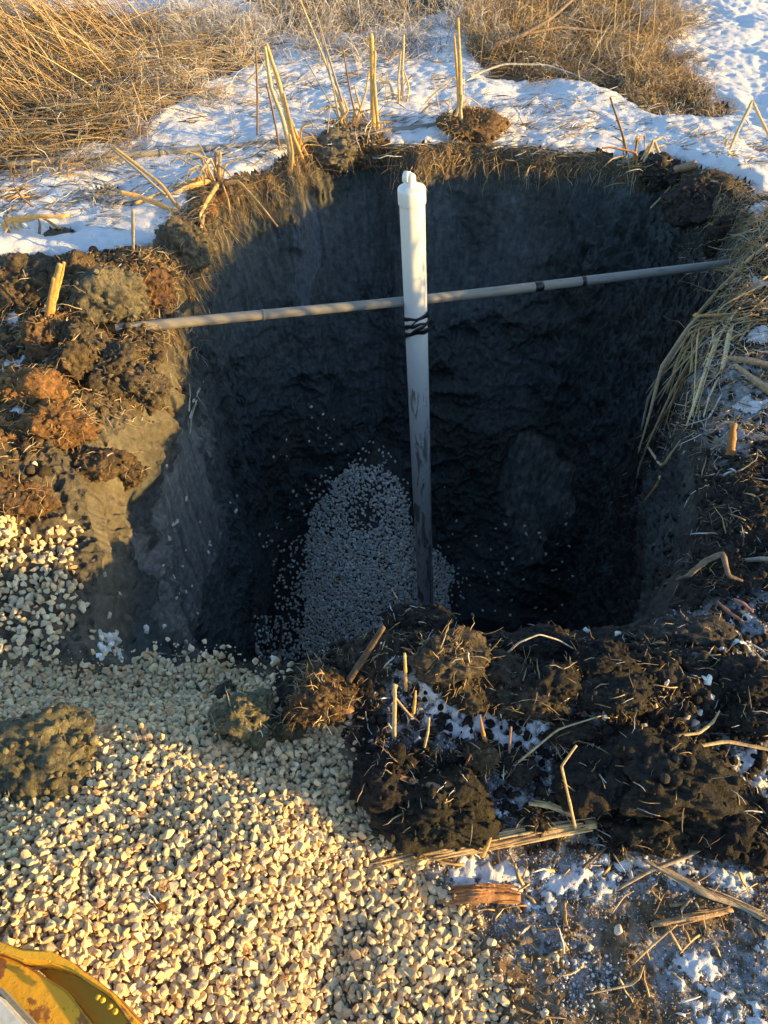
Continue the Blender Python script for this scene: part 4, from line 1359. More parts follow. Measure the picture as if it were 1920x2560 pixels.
def plant(name, label, stems, cat='reed', group=None):
    """a rooted clump: every stem its own part; a single stem is one mesh"""
    base = hit(*stems[0][0][0][:2])[0]
    if len(stems) == 1:
        sp, w, colr = stems[0][:3]
        ps = resolve(sp)
        w = tuple((0.7 if 'stub' in name or 'bent' in name or name == 'twig' else 1.45) * x for x in w)
        o_ = stem_mesh(name, ps, w, stems[0][3] if len(stems[0]) > 3 else 0.5, colr, origin=base)
        o_.location = base
        return tag(o_, label, cat, group)
    root = empty(name, base, label, cat, group)
    for st in stems:
        sp, w, colr = st[:3]
        w = tuple(1.45 * x for x in w)
        stem_mesh('stem', resolve(sp), w, st[3] if len(st) > 3 else 0.5, colr, parent=root, origin=base)
    if name == 'reed_clump':
        for i in range(len(stems) + 3):
            a = random.uniform(0, 6.28); h_ = random.uniform(0.05, 0.28)
            f0 = base + Vector((random.uniform(-.05, .05), random.uniform(-.02, .04), 0.0))
            f1 = f0 + Vector((math.cos(a) * 0.05, math.sin(a) * 0.03, h_ * 0.6))
            f2 = f1 + Vector((math.cos(a) * 0.09, math.sin(a) * 0.04, h_ * random.uniform(-0.3, 0.4)))
            f3 = f2 + Vector((math.cos(a) * 0.05, 0, -h_ * random.uniform(0.0, 0.5)))
            w = random.uniform(0.003, 0.008)
            stem_mesh('leaf', [f0 - Vector((0, 0, 0.03)), f1, f2, f3], (w, w, w, w * 0.2), 0.25, None, parent=root, origin=base)
    return root


def w_(a, b): return (a, b)
# tall broken clump left of centre
plant('reed_clump', 'tall leaning clump of split golden reeds at the far rim left of the pipe', [
    ([(638, 330), (618, 240, 0.0), (600, 170, 0.02), (575, 95, 0.05)], (0.013, 0.008), GOLD),
    ([(632, 350), (610, 255, -0.03), (585, 190, -0.02), (572, 100, 0.0)], (0.011, 0.007), PALE),
    ([(650, 335), (632, 290, 0.0), (622, 240, 0.0), (612, 200, 0.02)], (0.010, 0.005), GOLD),
    ([(660, 330), (640, 290, 0.02), (628, 255, 0.02)], (0.010, 0.004), GOLD),
    ([(605, 335), (597, 280, 0.0), (585, 220, 0.0), (575, 180, 0.02)], (0.006, 0.004), BRN),
    ([(628, 365), (632, 330, -0.02), (625, 290, 0.0)], (0.010, 0.006), GOLD),
    ([(618, 240), (560, 120, 0.1), (520, 40, 0.15)], (0.004, 0.002), GREYS)])
plant('reed', 'thin dark reed standing straight in the snow left of the golden clump', [([(556, 308), (556, 200, 0.0), (553, 110, 0.02)], (0.0055, 0.004), BRN)])
plant('reed', 'short pale reed leaning in the snow behind the tall golden clump', [([(512, 198), (560, 150, 0.05), (580, 118, 0.1)], (0.008, 0.005), GREYS)])
# middle clump
plant('reed_clump', 'clump of slender reeds fanning upward behind the far rim in the middle', [
    ([(750, 275), (735, 225, 0.0), (705, 140, 0.05), (640, -20, 0.1)], (0.009, 0.004), PALE),
    ([(752, 270), (738, 215, 0.02), (712, 130, 0.08), (672, -10, 0.15)], (0.008, 0.003), GREYS),
    ([(745, 280), (730, 245, 0.0), (722, 200, 0.0), (690, 60, 0.1)], (0.006, 0.003), GREYS),
    ([(770, 262), (755, 190, 0.0), (740, 100, 0.0)], (0.006, 0.003), BRN),
    ([(735, 285), (760, 268, 0.0), (795, 265, 0.0)], (0.006, 0.003), BRN),
    ([(765, 275), (790, 200, 0.0), (798, 150, 0.02)], (0.006, 0.003), GOLD),
    ([(740, 272), (700, 200, 0.1), (650, 110, 0.2), (600, 40, 0.3)], (0.004, 0.002), GREYS),
    ([(748, 285), (735, 260, -0.02), (752, 240, -0.03), (741, 210, -0.03)], (0.009, 0.003), GOLD)])
plant('reed_clump', 'thick golden reed stump broken off straight behind the far rim', [
    ([(806, 285), (805, 200, 0.0), (803, 110, 0.0), (801, 72, 0.0)], (0.0125, 0.010), GOLD),
    ([(818, 290), (812, 230, 0.0), (808, 170, 0.02), (810, 110, 0.02)], (0.009, 0.006), GOLD),
    ([(795, 270), (780, 240, 0.0), (765, 185, 0.02)], (0.008, 0.004), GOLD)])
plant('reed_clump', 'pair of slim pale reeds in the snow just right of the thick stump', [
    ([(868, 232), (869, 160, 0.0), (872, 75, 0.0)], (0.0095, 0.006), PALE),
    ([(862, 238), (860, 170, 0.0), (866, 110, 0.0)], (0.006, 0.004), PALE),
    ([(876, 235), (884, 190, 0.0), (872, 150, 0.0)], (0.007, 0.003), GOLD)])
plant('reed_clump', 'tall lone straight reed on the tussock behind the pipe', [
    ([(996, 270), (994, 170, 0.0), (992, 110, 0.0), (989, 38, 0.0)], (0.011, 0.0055), GOLD),
    ([(990, 262), (990, 190, 0.0), (985, 130, 0.0), (981, 78, 0.0)], (0.009, 0.004), GOLD),
    ([(1000, 290), (994, 240, -0.02), (998, 205, -0.02)], (0.010, 0.007), PALE),
    ([(960, 290), (985, 250, -0.04), (998, 205, -0.04)], (0.008, 0.005), PALE),
    ([(905, 240), (935, 205, 0.0), (960, 188, 0.0), (975, 172, 0.0)], (0.005, 0.003), PALE),
    ([(900, 255), (930, 225, 0.0), (975, 215, -0.02)], (0.008, 0.003), GREYS)])
# left tuft on the rim
plant('reed_clump', 'tuft of broad bent golden reeds at the upper left rim', [
    ([(460, 395), (440, 385, 0.02), (370, 412, 0.0), (292, 442, -0.02)], (0.016, 0.015), GOLD, 0.35),
    ([(462, 400), (450, 392, 0.02), (400, 408, 0.0), (358, 430, -0.02)], (0.014, 0.013), GOLD, 0.35),
    ([(425, 400), (400, 410, 0.02), (340, 424, 0.0), (200, 448, 0.0)], (0.010, 0.006), GREYS, 0.35),
    ([(385, 462), (340, 440, 0.0), (300, 425, 0.02), (258, 415, 0.02)], (0.016, 0.012), GOLD, 0.3),
    ([(388, 455), (350, 400, 0.02), (300, 360, 0.05), (245, 318, 0.08)], (0.011, 0.008), GOLD, 0.4),
    ([(372, 440), (355, 420, 0.02), (300, 370, 0.04), (240, 320, 0.1)], (0.009, 0.006), GREYS, 0.4),
    ([(465, 390), (464, 350, 0.0), (466, 328, 0.0)], (0.007, 0.006), RUST),
    ([(474, 392), (474, 355, 0.0), (476, 328, 0.0)], (0.007, 0.006), GOLD),
    ([(470, 345), (420, 360, 0.0), (368, 385, 0.0), (385, 440, -0.05)], (0.006, 0.004), PALE),
    ([(470, 400), (450, 430, -0.04), (430, 470, -0.08), (445, 500, -0.10)], (0.010, 0.004), GOLD),
    ([(480, 395), (492, 430, -0.03), (500, 480, -0.05)], (0.009, 0.004), GOLD),
    ([(478, 398), (515, 390, -0.05), (560, 440, -0.12), (600, 490, -0.18)], (0.009, 0.005), GOLD),
    ([(440, 470), (430, 510, -0.05), (470, 520, -0.1)], (0.009, 0.004), GOLD)])
plant('reed', 'slim dead reed upright in the snow below the golden tuft', [([(288, 545), (287, 490, 0.0), (287, 452, 0.0)], (0.0065, 0.005), GREYS)])
plant('reed', 'thin twig standing out of the snow on the left near the pole', [([(325, 280), (302, 225, 0.0), (285, 178, 0.0)], (0.004, 0.003), PALE)])
plant('reed_clump', 'fold of flattened golden reeds at the left edge above the soil', [
    ([(130, 400), (60, 405, 0), (-20, 402, 0)], (0.010, 0.010), GOLD, 0.35),
    ([(170, 412), (90, 402, 0), (0, 415, 0)], (0.009, 0.010), GOLD, 0.35),
    ([(85, 428), (40, 425, 0), (-20, 430, 0)], (0.009, 0.010), GOLD, 0.35),
    ([(95, 465), (50, 430, 0), (30, 402, 0)], (0.007, 0.004), BRN)], group=None)
plant('reed_clump', 'arched bundle of bent golden reeds in the snow at the left edge', [
    ([(40, 520), (5, 490, 0.0), (20, 473, 0.02), (90, 466, 0.04), (140, 470, 0.04)], (0.011, 0.008), GOLD, 0.4),
    ([(50, 515), (27, 480, 0.0), (60, 472, 0.02), (150, 465, 0.05)], (0.010, 0.007), GOLD, 0.4),
    ([(60, 510), (40, 478, 0.0), (90, 470, 0.0)], (0.009, 0.006), PALE, 0.4),
    ([(85, 512), (86, 480, 0.0), (80, 468, 0.02)], (0.006, 0.004), BRN),
    ([(130, 495), (105, 478, 0), (90, 470, 0)], (0.009, 0.006), GOLD)])
# right side
plant('reed_clump', 'broken thin brown reeds sprouting at the far right rim', [
    ([(1362, 365), (1345, 290, 0.0), (1318, 210, 0.02)], (0.006, 0.004), BRN),
    ([(1374, 370), (1376, 330, 0.0), (1320, 318, 0.0), (1300, 320, 0)], (0.006, 0.004), RUST),
    ([(1382, 368), (1398, 335, 0), (1412, 302, 0.0)], (0.007, 0.006), PALE),
    ([(1438, 368), (1425, 335, -0.02), (1412, 302, 0.0)], (0.007, 0.006), PALE)])
plant('log_stalk', 'thick broken brown stalk lying on the far right rim', [([(1385, 378), (1420, 374, 0.0), (1460, 366, 0.0), (1503, 356, 0.02)], (0.010, 0.022), (0.30, 0.20, 0.12), 0.8)], cat='stalk')
plant('reed', 'pale bent stem dangling below the thick broken stalk', [([(1455, 395), (1430, 425, -0.03), (1405, 450, -0.06)], (0.006, 0.004), PALE)])
plant('reed_clump', 'folded reed with two legs in the snow at the right edge', [
    ([(1568, 345), (1590, 290, 0.0), (1625, 218, 0.02)], (0.007, 0.006), PALE),
    ([(1680, 330), (1650, 270, 0.0), (1625, 218, 0.02)], (0.007, 0.006), PALE)])
plant('reed', 'thin stem standing in the snow far right behind the grass', [([(1290, 155), (1298, 80, 0.0), (1302, 20, 0.0)], (0.003, 0.002), GREYS)])

# straw bundle hanging over the right rim
root_b = hit(1600, 640)[0]
bund = empty('straw_bundle', root_b, 'bundle of long pale reed leaves drooping over the right edge of the hole', 'straw')
specs = [
    ([(1660, 640, 0), (1500, 685, -0.15), (1430, 790, -0.25), (1402, 900, -0.30), (1378, 980, -0.32)], 0.0075, PALE),
    ([(1680, 600, 0), (1560, 660, -0.1), (1520, 730, -0.2), (1450, 850, -0.3), (1392, 975, -0.36)], 0.0085, PALE),
    ([(1670, 650, 0), (1590, 670, -0.1), (1540, 750, -0.15), (1490, 900, -0.28), (1482, 920, -0.28)], 0.006, PALE),
    ([(1640, 690, 0), (1530, 690, -0.12), (1510, 740, -0.2), (1455, 870, -0.3), (1395, 955, -0.33)], 0.009, RUST),
    ([(1640, 680, 0), (1510, 680, -0.12), (1450, 770, -0.2), (1400, 860, -0.25), (1385, 930, -0.27)], 0.007, GREYS),
    ([(1620, 690, 0), (1540, 690, -0.1), (1545, 760, -0.15), (1500, 840, -0.2)], 0.008, GOLD),
    ([(1655, 690, 0), (1580, 700, -0.08), (1560, 800, -0.15), (1490, 870, -0.22), (1440, 905, -0.25)], 0.008, PALE),
    ([(1450, 905, -0.2), (1480, 920, -0.2), (1530, 905, -0.2), (1560, 850, -0.18)], 0.006, (0.6, 0.6, 0.58)),
    ([(1400, 965, -0.3), (1430, 1010, -0.3), (1470, 950, -0.25)], 0.006, PALE),
    ([(1430, 1000, -0.3), (1425, 1040, -0.3), (1390, 1085, -0.3)], 0.005, GOLD),
    ([(1400, 960, -0.3), (1380, 1010, -0.3), (1372, 1060, -0.3)], 0.004, GREYS),
    ([(1720, 560, 0.1), (1620, 620, 0.0), (1540, 700, -0.1), (1470, 760, -0.2), (1440, 850, -0.25)], 0.009, PALE),
    ([(1700, 700, 0), (1620, 700, -0.04), (1500, 690, -0.14), (1440, 790, -0.24), (1395, 850, -0.26)], 0.006, GREYS),
    ([(1575, 680, -0.1), (1500, 683, -0.14), (1505, 676, -0.14)], 0.011, GOLD),
    ([(1620, 700, -0.05), (1570, 780, -0.12), (1530, 860, -0.18), (1520, 900, -0.2)], 0.005, PALE),
    ([(1690, 620, 0.05), (1600, 640, 0.0), (1500, 720, -0.1), (1420, 830, -0.22)], 0.005, GREYS),
]
for sp, w, colr in specs:
    ps = [infront(u, v, root_b.y + dy) for u, v, dy in sp]
    w *= 1.35
    stem_mesh('leaf', ps, (w, w * 0.9, w * 0.35), 0.22, colr, parent=bund, origin=root_b, ref=(0.2, 1.0, 0.6))
for i in range(26):                                # more thin leaves
    u0, v0 = random.uniform(1580, 1700), random.uniform(600, 720)
    u1, v1 = random.uniform(1480, 1560), random.uniform(690, 780)
    u2 = random.uniform(1395, 1500); v2_ = random.uniform(800, 950)
    ps = [infront(u0, v0, root_b.y), infront(u1, v1, root_b.y - random.uniform(.08, .18)), infront(u2, v2_, root_b.y - random.uniform(.2, .32))]
    w = random.uniform(0.0025, 0.005)
    stem_mesh('leaf', ps, (w, w, w * 0.3), 0.3, None, parent=bund, origin=root_b)
plant('stalk', 'long pale reed stalk reaching up the right bank into the straw', [([(1500, 690), (1560, 620, 0.1), (1620, 560, 0.2), (1690, 500, 0.3)], (0.010, 0.009), PALE, 0.6)], cat='stalk')
plant('stalk', 'bent tan stalk across the right bank below the straw bundle', [([(1480, 760), (1560, 775, 0.0), (1620, 780, 0.0), (1690, 800, 0.0)], (0.009, 0.016), (0.42, 0.29, 0.17), 0.6)], cat='stalk')
plant('stalk', 'split tan stalk ending in splinters at the right edge', [([(1600, 800), (1640, 830, 0.0), (1690, 860, -0.03)], (0.012, 0.022), (0.42, 0.29, 0.17), 0.5)], cat='stalk')
plant('stalk', 'short rusty stub standing on the right bank', [([(1578, 985), (1580, 955, 0.0), (1585, 915, 0)], (0.012, 0.008), RUST)], cat='stalk')
plant('stalk', 'pale wood chip jutting from the right edge above the roots', [([(1612, 1210), (1640, 1208, 0.0), (1690, 1210, 0.0)], (0.006, 0.012), GREYS)], cat='wood chip')

# pale leaves on the left wall
g_ = hit(405, 930)[0]
lf = empty('reed_leaves', g_, 'spray of pale split leaves stuck to the left wall of the hole', 'leaf')
for sp in ([(405, 930), (408, 895), (418, 860), (422, 855)], [(404, 880), (406, 850), (405, 820)], [(412, 860), (420, 845), (436, 815)], [(420, 845), (432, 865), (446, 893)],
           [(405, 895), (412, 875), (420, 862)]):
    ps = [hit(u, v)[0] + Vector((0.015, -0.03, 0.0)) for u, v in sp]
    stem_mesh('leaf', ps, (0.005, 0.006, 0.002), 0.3, (0.50, 0.47, 0.36), parent=lf, origin=g_)

# foreground sticks
def lying(name, label, pts, w, colr, ratio=0.5, cat='stick', lift=0.008, rough=0.06, splits=0, mat=None, frost=0.0):
    ps = [hit(u, v)[0] + Vector((0, 0, lift + (q_[2] if len(q_) > 2 else 0))) for q_ in pts for (u, v) in [q_[:2]]]
    base = ps[0].copy()
    if not splits:
        o_ = stem_mesh(name, ps, w, ratio, colr, origin=base, mat=mat or M_wood, rough=rough, ref=(0.1, 0.2, 1.0), sides=9, frost=frost)
        o_.location = base
        return tag(o_, label, cat)
    root = empty(name, base, label, cat)
    stem_mesh('shaft', ps, w, ratio, colr, parent=root, origin=base, mat=mat or M_wood, rough=rough, ref=(0.1, 0.2, 1.0), sides=9, frost=frost)
    d = (ps[-1] - ps[0])
    wm = max(w) if not np.isscalar(w) else w
    for i in range(splits * 2):
        a = random.uniform(0.0, 0.75); b = a + random.uniform(0.2, 0.5)
        s = random.uniform(-1, 1) * wm * 0.95
        off_ = Vector((-d.y, d.x, 0)).normalized() * s
        def at(t):
            x = t * (len(ps) - 1); i0 = min(int(x), len(ps) - 2); return ps[i0].lerp(ps[i0 + 1], x - i0)
        q0, q1, q2 = at(a) + off_ * 1.2, at((a + b) / 2) + off_, at(min(b, 1)) + off_ * 0.9
        hz_ = wm * 0.5 * math.sqrt(max(0.05, 1 - (s / wm) ** 2))
        q0 = q0 + Vector((0, 0, hz_ + random.uniform(0, .006))); q1 = q1 + Vector((0, 0, hz_)); q2 = q2 + Vector((0, 0, hz_ + random.uniform(-.002, .006)))
        ww = wm * random.uniform(0.12, 0.26)
        bq = random.uniform(0.55, 1.35); cq = tuple(x * bq for x in colr)
        stem_mesh('splinter', [q0, q1, q2], (ww * .3, ww, ww * .4), 0.5, cq, parent=root, origin=base, mat=mat or M_wood, ref=(0.1, 0.2, 1.0))
    return root


WOOD = (0.60, 0.43, 0.22); BARK = (0.40, 0.20, 0.085)
lying('split_stem', 'long split tan reed stem lying across the end of the gravel', [(788, 1886), (860, 1862), (980, 1838), (1120, 1812, 0.01), (1200, 1795, 0.01), (1285, 1782)], (0.006, 0.015, 0.021, 0.020, 0.012), WOOD, splits=14, cat='stem')
lying('bark_strip', 'orange strip of rotten bark at the edge of the gravel below the split stem', [(948, 1946), (1020, 1938, .01), (1075, 1936, .01), (1122, 1938)], (0.010, 0.020, 0.021, 0.012), BARK, splits=12, cat='bark')
lying('bark_strip', 'pinkish bark strip lying over the large black clod', [(842, 1692, .05), (900, 1712, .05), (955, 1722, .05), (1012, 1744, .04)], (0.008, 0.009, 0.010, 0.006), (0.36, 0.21, 0.13), splits=2, cat='bark')
lying('wood_chip', 'short tan wood chip below the frost right of the black clod', [(1140, 1742, .01), (1185, 1745, .01), (1232, 1766, .01)], (0.005, 0.011, 0.007), WOOD, splits=2, cat='wood chip')
lying('stick', 'tan stick lying under the root at the lower right', [(1405, 2000), (1490, 1985, .004), (1580, 1968)], (0.006, 0.011, 0.005), (0.36, 0.24, 0.13), splits=3)
lying('root', 'long grey root running off the right edge in the foreground', [(1385, 1858), (1440, 1890, .01), (1520, 1935, .01), (1600, 1960, .005), (1690, 2010)], (0.006, 0.010, 0.012, 0.010, 0.012), (0.34, 0.28, 0.20), splits=4, cat='root', frost=0.1)
lying('twig', 'pale frosted twig pointing up right above the grey root', [(1330, 1925), (1400, 1885, .01), (1480, 1855, .01), (1540, 1822, .01)], (0.003, 0.006, 0.006, 0.003), (0.42, 0.35, 0.25), cat='twig', frost=0.15)
lying('stick', 'round brown stick poking from under the root ball over the gravel', [(650, 1575, .015), (700, 1560, .02), (762, 1542, .025)], (0.013, 0.013, 0.012), (0.26, 0.155, 0.09), ratio=0.9, rough=0.05)
lying('stick', 'dark stick leaning on the near edge left of the pipe foot', [(752, 1480, .01), (785, 1435, .02), (828, 1385, .06)], (0.010, 0.010, 0.008), (0.12, 0.085, 0.055), ratio=0.9)
lying('stick', 'short dark stub at the near edge beside the trickle of gravel', [(602, 1440, .0), (606, 1405, .04), (612, 1372, .08)], (0.009, 0.009, 0.007), (0.17, 0.13, 0.09), ratio=0.9)
lying('twig', 'flat broken twig on the frosted edge of the gravel', [(335, 1440, .02), (345, 1422, .03), (395, 1430, .03), (428, 1412, .03)], (0.006, 0.009, 0.006, 0.003), GREYS, cat='twig', splits=2)
lying('twig', 'thin straw lying across the mud at lower right', [(1365, 2085), (1400, 2050, .006), (1458, 2002, .01)], (0.002, 0.003, 0.0015), WOOD, cat='twig')
lying('twig', 'small crooked twig near the bottom right', [(1265, 2150), (1360, 2130, .004), (1375, 2118, .02), (1385, 2092, .02)], (0.0015, 0.003, 0.003, 0.001), WOOD, cat='twig')
lying('twig', 'long thin straw crossing the clods at the right', [(1080, 1690, .03), (1140, 1640, .03), (1200, 1590, .03), (1300, 1555, .02)], (0.003, 0.003, 0.003, 0.002), WOOD, cat='twig')
lying('twig', 'forked pale twig on the mud at right of centre', [(1455, 1600, .02), (1500, 1598, .03), (1530, 1575, .03), (1545, 1550, .03)], (0.004, 0.005, 0.004, 0.002), WOOD, cat='twig')
lying('twig', 'straw lying level at the right edge beneath the mud clods', [(1480, 1630, .03), (1560, 1615, .03), (1680, 1640, .03)], (0.004, 0.006, 0.006), WOOD, cat='twig', frost=0.1)
lying('root', 'knobby grey root arching over the right bank', [(1430, 1270, .01), (1475, 1265, .04), (1510, 1240, .06), (1545, 1228, .07), (1565, 1260, .03), (1600, 1262, .01)], (0.005, 0.009, 0.010, 0.010, 0.008, 0.004), (0.17, 0.13, 0.09), cat='root', ratio=0.9)
lying('bark_strip', 'reddish bark shard on the right bank below the knobby root', [(1545, 1305, .01), (1570, 1330, .01), (1600, 1350, .01)], (0.004, 0.010, 0.005), (0.28, 0.13, 0.09), cat='bark')
lying('bark_strip', 'second smaller reddish shard just right of the longer one', [(1580, 1300, .01), (1600, 1310, .01), (1622, 1330, .01)], (0.003, 0.008, 0.004), (0.30, 0.14, 0.10), cat='bark')
lying('wood_chip', 'curled pinkish bark curl among frost below the sunlit clod', [(955, 1480, .04), (985, 1478, .06), (1005, 1500, .05), (985, 1520, .03)], (0.010, 0.018, 0.016, 0.008), (0.42, 0.24, 0.14), cat='bark')
lying('wood_chip', 'orange chip lying on the frost below the bark curl', [(985, 1520, .02), (1010, 1525, .02), (1030, 1545, .02)], (0.006, 0.012, 0.006), BARK, cat='wood chip')
lying('twig', 'small dark straw pointing down left in the frost', [(1255, 1880, .01), (1290, 1850, .01), (1320, 1825, .012)], (0.004, 0.004, 0.002), (0.16, 0.12, 0.08), cat='twig')
lying('twig', 'tiny straw near the middle of the trodden ground', [(1320, 1975, .002), (1345, 1940, .01), (1365, 1930, .01)], (0.002, 0.002, 0.001), WOOD, cat='twig')

plant('reed_stub', 'pointed golden stub standing on the sunlit mud ridge', [([(877, 1492), (876, 1455, 0.0), (874, 1412, 0.0)], (0.0085, 0.0055), GOLD, 0.8)], cat='stub')
plant('reed_stub', 'flat pale stub standing in the frost left of the others', [([(851, 1595), (852, 1540, 0.0), (853, 1500, 0.0), (852, 1478, 0)], (0.0085, 0.006), PALE, 0.4)], cat='stub')
plant('reed_stub', 'bent split stub leaning right beside the flat pale stub', [([(890, 1550), (868, 1525, 0.0), (848, 1500, 0.0), (856, 1480, 0)], (0.006, 0.007), (0.45, 0.28, 0.16), 0.5)], cat='stub')
plant('reed_stub', 'short golden stub in the frost', [([(893, 1540), (896, 1515, 0.0), (898, 1492, 0)], (0.008, 0.003), GOLD, 0.6)], cat='stub')
plant('reed_stub', 'thin greenish stub in front of the frost', [([(915, 1620), (925, 1580, 0.0), (927, 1550, 0.0)], (0.005, 0.004), PALE, 0.6)], cat='stub')
plant('reed_stub', 'rusty orange stub in the middle of the frost', [([(1050, 1612), (1042, 1575, 0.0), (1037, 1545, 0)], (0.011, 0.002), (0.5, 0.24, 0.08), 0.6)], cat='stub')
plant('reed_stub', 'slender upright stub at the right of the frost', [([(1100, 1640), (1101, 1600, 0.0), (1104, 1570, 0)], (0.005, 0.004), (0.32, 0.2, 0.14), 0.6)], cat='stub')
plant('reed_stub', 'tiny orange splinter on the black mud', [([(1000, 1662), (1010, 1645, 0.0), (1016, 1632, 0)], (0.006, 0.002), BARK, 0.5)], cat='stub')
plant('bent_stem', 'tall thin stem bent at a sharp angle standing in the right foreground', [([(1244, 1795), (1232, 1740, 0.0), (1215, 1665, 0.0), (1213, 1655, 0), (1245, 1610, 0.03)], (0.0055, 0.004), (0.45, 0.32, 0.18), 0.8)], cat='stem')
plant('reed', 'short golden blade leaning in the frost under the split stem', [([(1040, 1850), (1052, 1830, 0), (1060, 1810, 0)], (0.005, 0.002), GOLD)])
# split stump on left bank
plant('reed_stump', 'upright split golden reed stump on the left bank', [
    ([(103, 692), (112, 640, 0.0), (122, 600, 0.0), (130, 570, 0)], (0.013, 0.008), (0.48, 0.32, 0.12)),
    ([(108, 690), (120, 640, 0.01), (134, 590, 0.01), (138, 566, 0)], (0.009, 0.004), GOLD),
    ([(100, 692), (108, 640, -0.01), (116, 600, -0.01)], (0.008, 0.005), (0.4, 0.25, 0.1))], cat='stump')
# arched pale twigs in front of the dark corner
for i, (sp, lab) in enumerate((([(1088, 1418), (1120, 1388, 0.0), (1165, 1370, 0.02), (1205, 1382, 0.02), (1240, 1402, 0)], 'pale dry twig arching over the black mud at the near edge'),
                               ([(1190, 1400), (1165, 1385, -0.02), (1140, 1395, -0.03)], 'short curled pale twig beneath the arching twig'))):
    plant('twig', lab, [(sp, (0.0045, 0.0035), (0.46, 0.42, 0.33), 0.8)], cat='twig')

# drifted stems and brambles far back
def far_branch(name, label, pts, w, colr, frost, dz=0.05, cat='branch'):
    ps = [on_z(u, v, h_) for u, v, h_ in pts]
    base = ps[0].copy()
    o_ = stem_mesh(name, ps, w, 0.9, colr, origin=base, mat=M_wood, frost=frost)
    o_.location = base
    return tag(o_, label, cat)
far_branch('branch', 'dark branch topped with snow slanting through the upper right grass', [(1270, -30, 0.45), (1190, 40, 0.30), (1130, 75, 0.22), (1060, 100, 0.15), (1020, 125, 0.04)], (0.012, 0.014, 0.018, 0.016, 0.008), (0.18, 0.14, 0.12), 0.35)
far_branch('branch', 'thin snowy branch running level through the upper right grass', [(1130, 75, 0.22), (1210, 58, 0.22), (1300, 68, 0.18), (1390, 80, 0.12)], (0.010, 0.010, 0.008, 0.005), (0.2, 0.15, 0.12), 0.35)
far_branch('stem', 'frosted stem arching in front of the curly grass', [(960, 205, 0.02), (1040, 155, 0.09), (1090, 138, 0.13), (1180, 140, 0.13), (1240, 160, 0.09), (1290, 190, 0.03)], (0.006, 0.008, 0.008, 0.007, 0.005, 0.004), (0.5, 0.46, 0.4), 0.25, cat='stem')
# frosted weed lying on the snow
g_ = hit(250, 430)[0]
wd = empty('frosted_weed', g_, 'frosted grey weed with curled tips lying on the snow at left', 'weed')
for i in range(16):
    a = random.uniform(-0.25, 0.35)
    ps = [g_ + Vector((0.05, 0, 0.03)), g_ + Vector((-0.08 + random.uniform(-.03, .03), a * 0.35, 0.05)), g_ + Vector((-0.22 + random.uniform(-.08, .06), a * 0.7, 0.04)), g_ + Vector((-0.28 + random.uniform(-.08, .05), a * 0.7 - 0.05, 0.015))]
    stem_mesh('stem', ps, (0.003, 0.003, 0.0025, 0.003), 0.9, (0.33, 0.3, 0.25), parent=wd, origin=g_, frost=0.1)
# scattered single straws on the snow
for i in range(46):
    u, v = random.uniform(180, 1000), random.uniform(170, 400)
    b0 = hit(u, v)[0]
    if b0.z < -0.2: continue
    a = random.uniform(-0.5, 0.6); ln = random.uniform(0.08, 0.3)
    if random.random() < 0.35:
        d = Vector((random.uniform(-.3, .3), random.uniform(-.2, .2), 1)).normalized()
    else:
        d = Vector((math.cos(a), math.sin(a), random.uniform(0.0, 0.15))).normalized()
    ps = [b0 + Vector((0, 0, 0.03)), b0 + d * ln * 0.5 + Vector((0, 0, 0.04)), b0 + d * ln + Vector((0, 0, 0.035))]
    o_ = stem_mesh('straw', ps, (0.003, 0.003, 0.001), 0.6, None, origin=b0)
    o_.location = b0
    tag(o_, 'single dry straw lying on or poking from the snow behind the hole', 'straw', 'loose straws on the snow')

# tufts of roots hanging from the far rim
parts = []
a_ = rng.uniform(rad_(30), rad_(150), 900)
rr_ = np.interp(a_, th, rR) - 0.02
zt = np.array([height(C0[0] + math.cos(q1) * (q2 + .05), C0[1] + math.sin(q1) * (q2 + .05)) for q1, q2 in zip(a_[:900], rr_)])
n = len(a_)
b_ = np.column_stack([C0[0] + np.cos(a_) * (rr_ - 0.02), C0[1] + np.sin(a_) * (rr_ - 0.02), zt - rng.uniform(0.02, 0.13, n)])
d_ = unit(np.column_stack([-np.cos(a_) * 0.5 + rng.normal(0, .35, n), -np.sin(a_) * 0.5 + rng.normal(0, .35, n), rng.uniform(-1.2, 0.2, n)]))
parts.append(blades(b_, d_, rng.uniform(0.04, 0.2, n), rng.uniform(0.001, 0.003, n), rng.uniform(0.3, 1.4, n), k=6, wig=0.15, bright=0.8))
v, f, cl = merge(parts)
tag(mkmesh('hanging_roots', v, f, M_straw, cl), 'fine roots and dead leaves hanging from the turf edge of the hole', 'roots', kind='stuff')

# ------------------------------------------------------------------ loose stones as things
loose = [(1165, 1555), (1130, 1590), (1280, 1435), (1215, 1440), (1210, 1475), (1200, 1505), (1220, 1530), (1300, 1520), (1480, 1550), (1500, 1565), (1190, 1965), (1270, 2050),
         (1200, 2070), (75, 1005), (60, 1065), (215, 2290), (62, 1150), (60, 1110), (30, 1085), (360, 1010), (365, 1165), (1225, 1110), (1055, 1260), (1090, 1240), (1000, 1250), (1120, 2135), (1335, 2010),
         (1590, 1560), (840, 1860), (1150, 2010), (1175, 2190), (900, 1500)]
for i, (u, v) in enumerate(loose):
    P_, n_ = hit(u, min(v, 2205))
    s = 0.012 + 0.006 * random.random()
    sv, sf = STONES[i % len(STONES)]
    o_ = mkmesh('stone', sv * s, sf, M_stone, np.tile(np.array([[0.62, 0.57, 0.48]]) * random.uniform(0.8, 1.15), (len(sv), 1)))
    o_.location = P_ + Vector((0, 0, s * 0.4)); o_.rotation_euler = (random.uniform(0, 6), random.uniform(0, 6), random.uniform(0, 6))
    tag(o_, 'small pale stone lying by itself on dark soil around the hole', 'stone', 'loose stones on the soil')
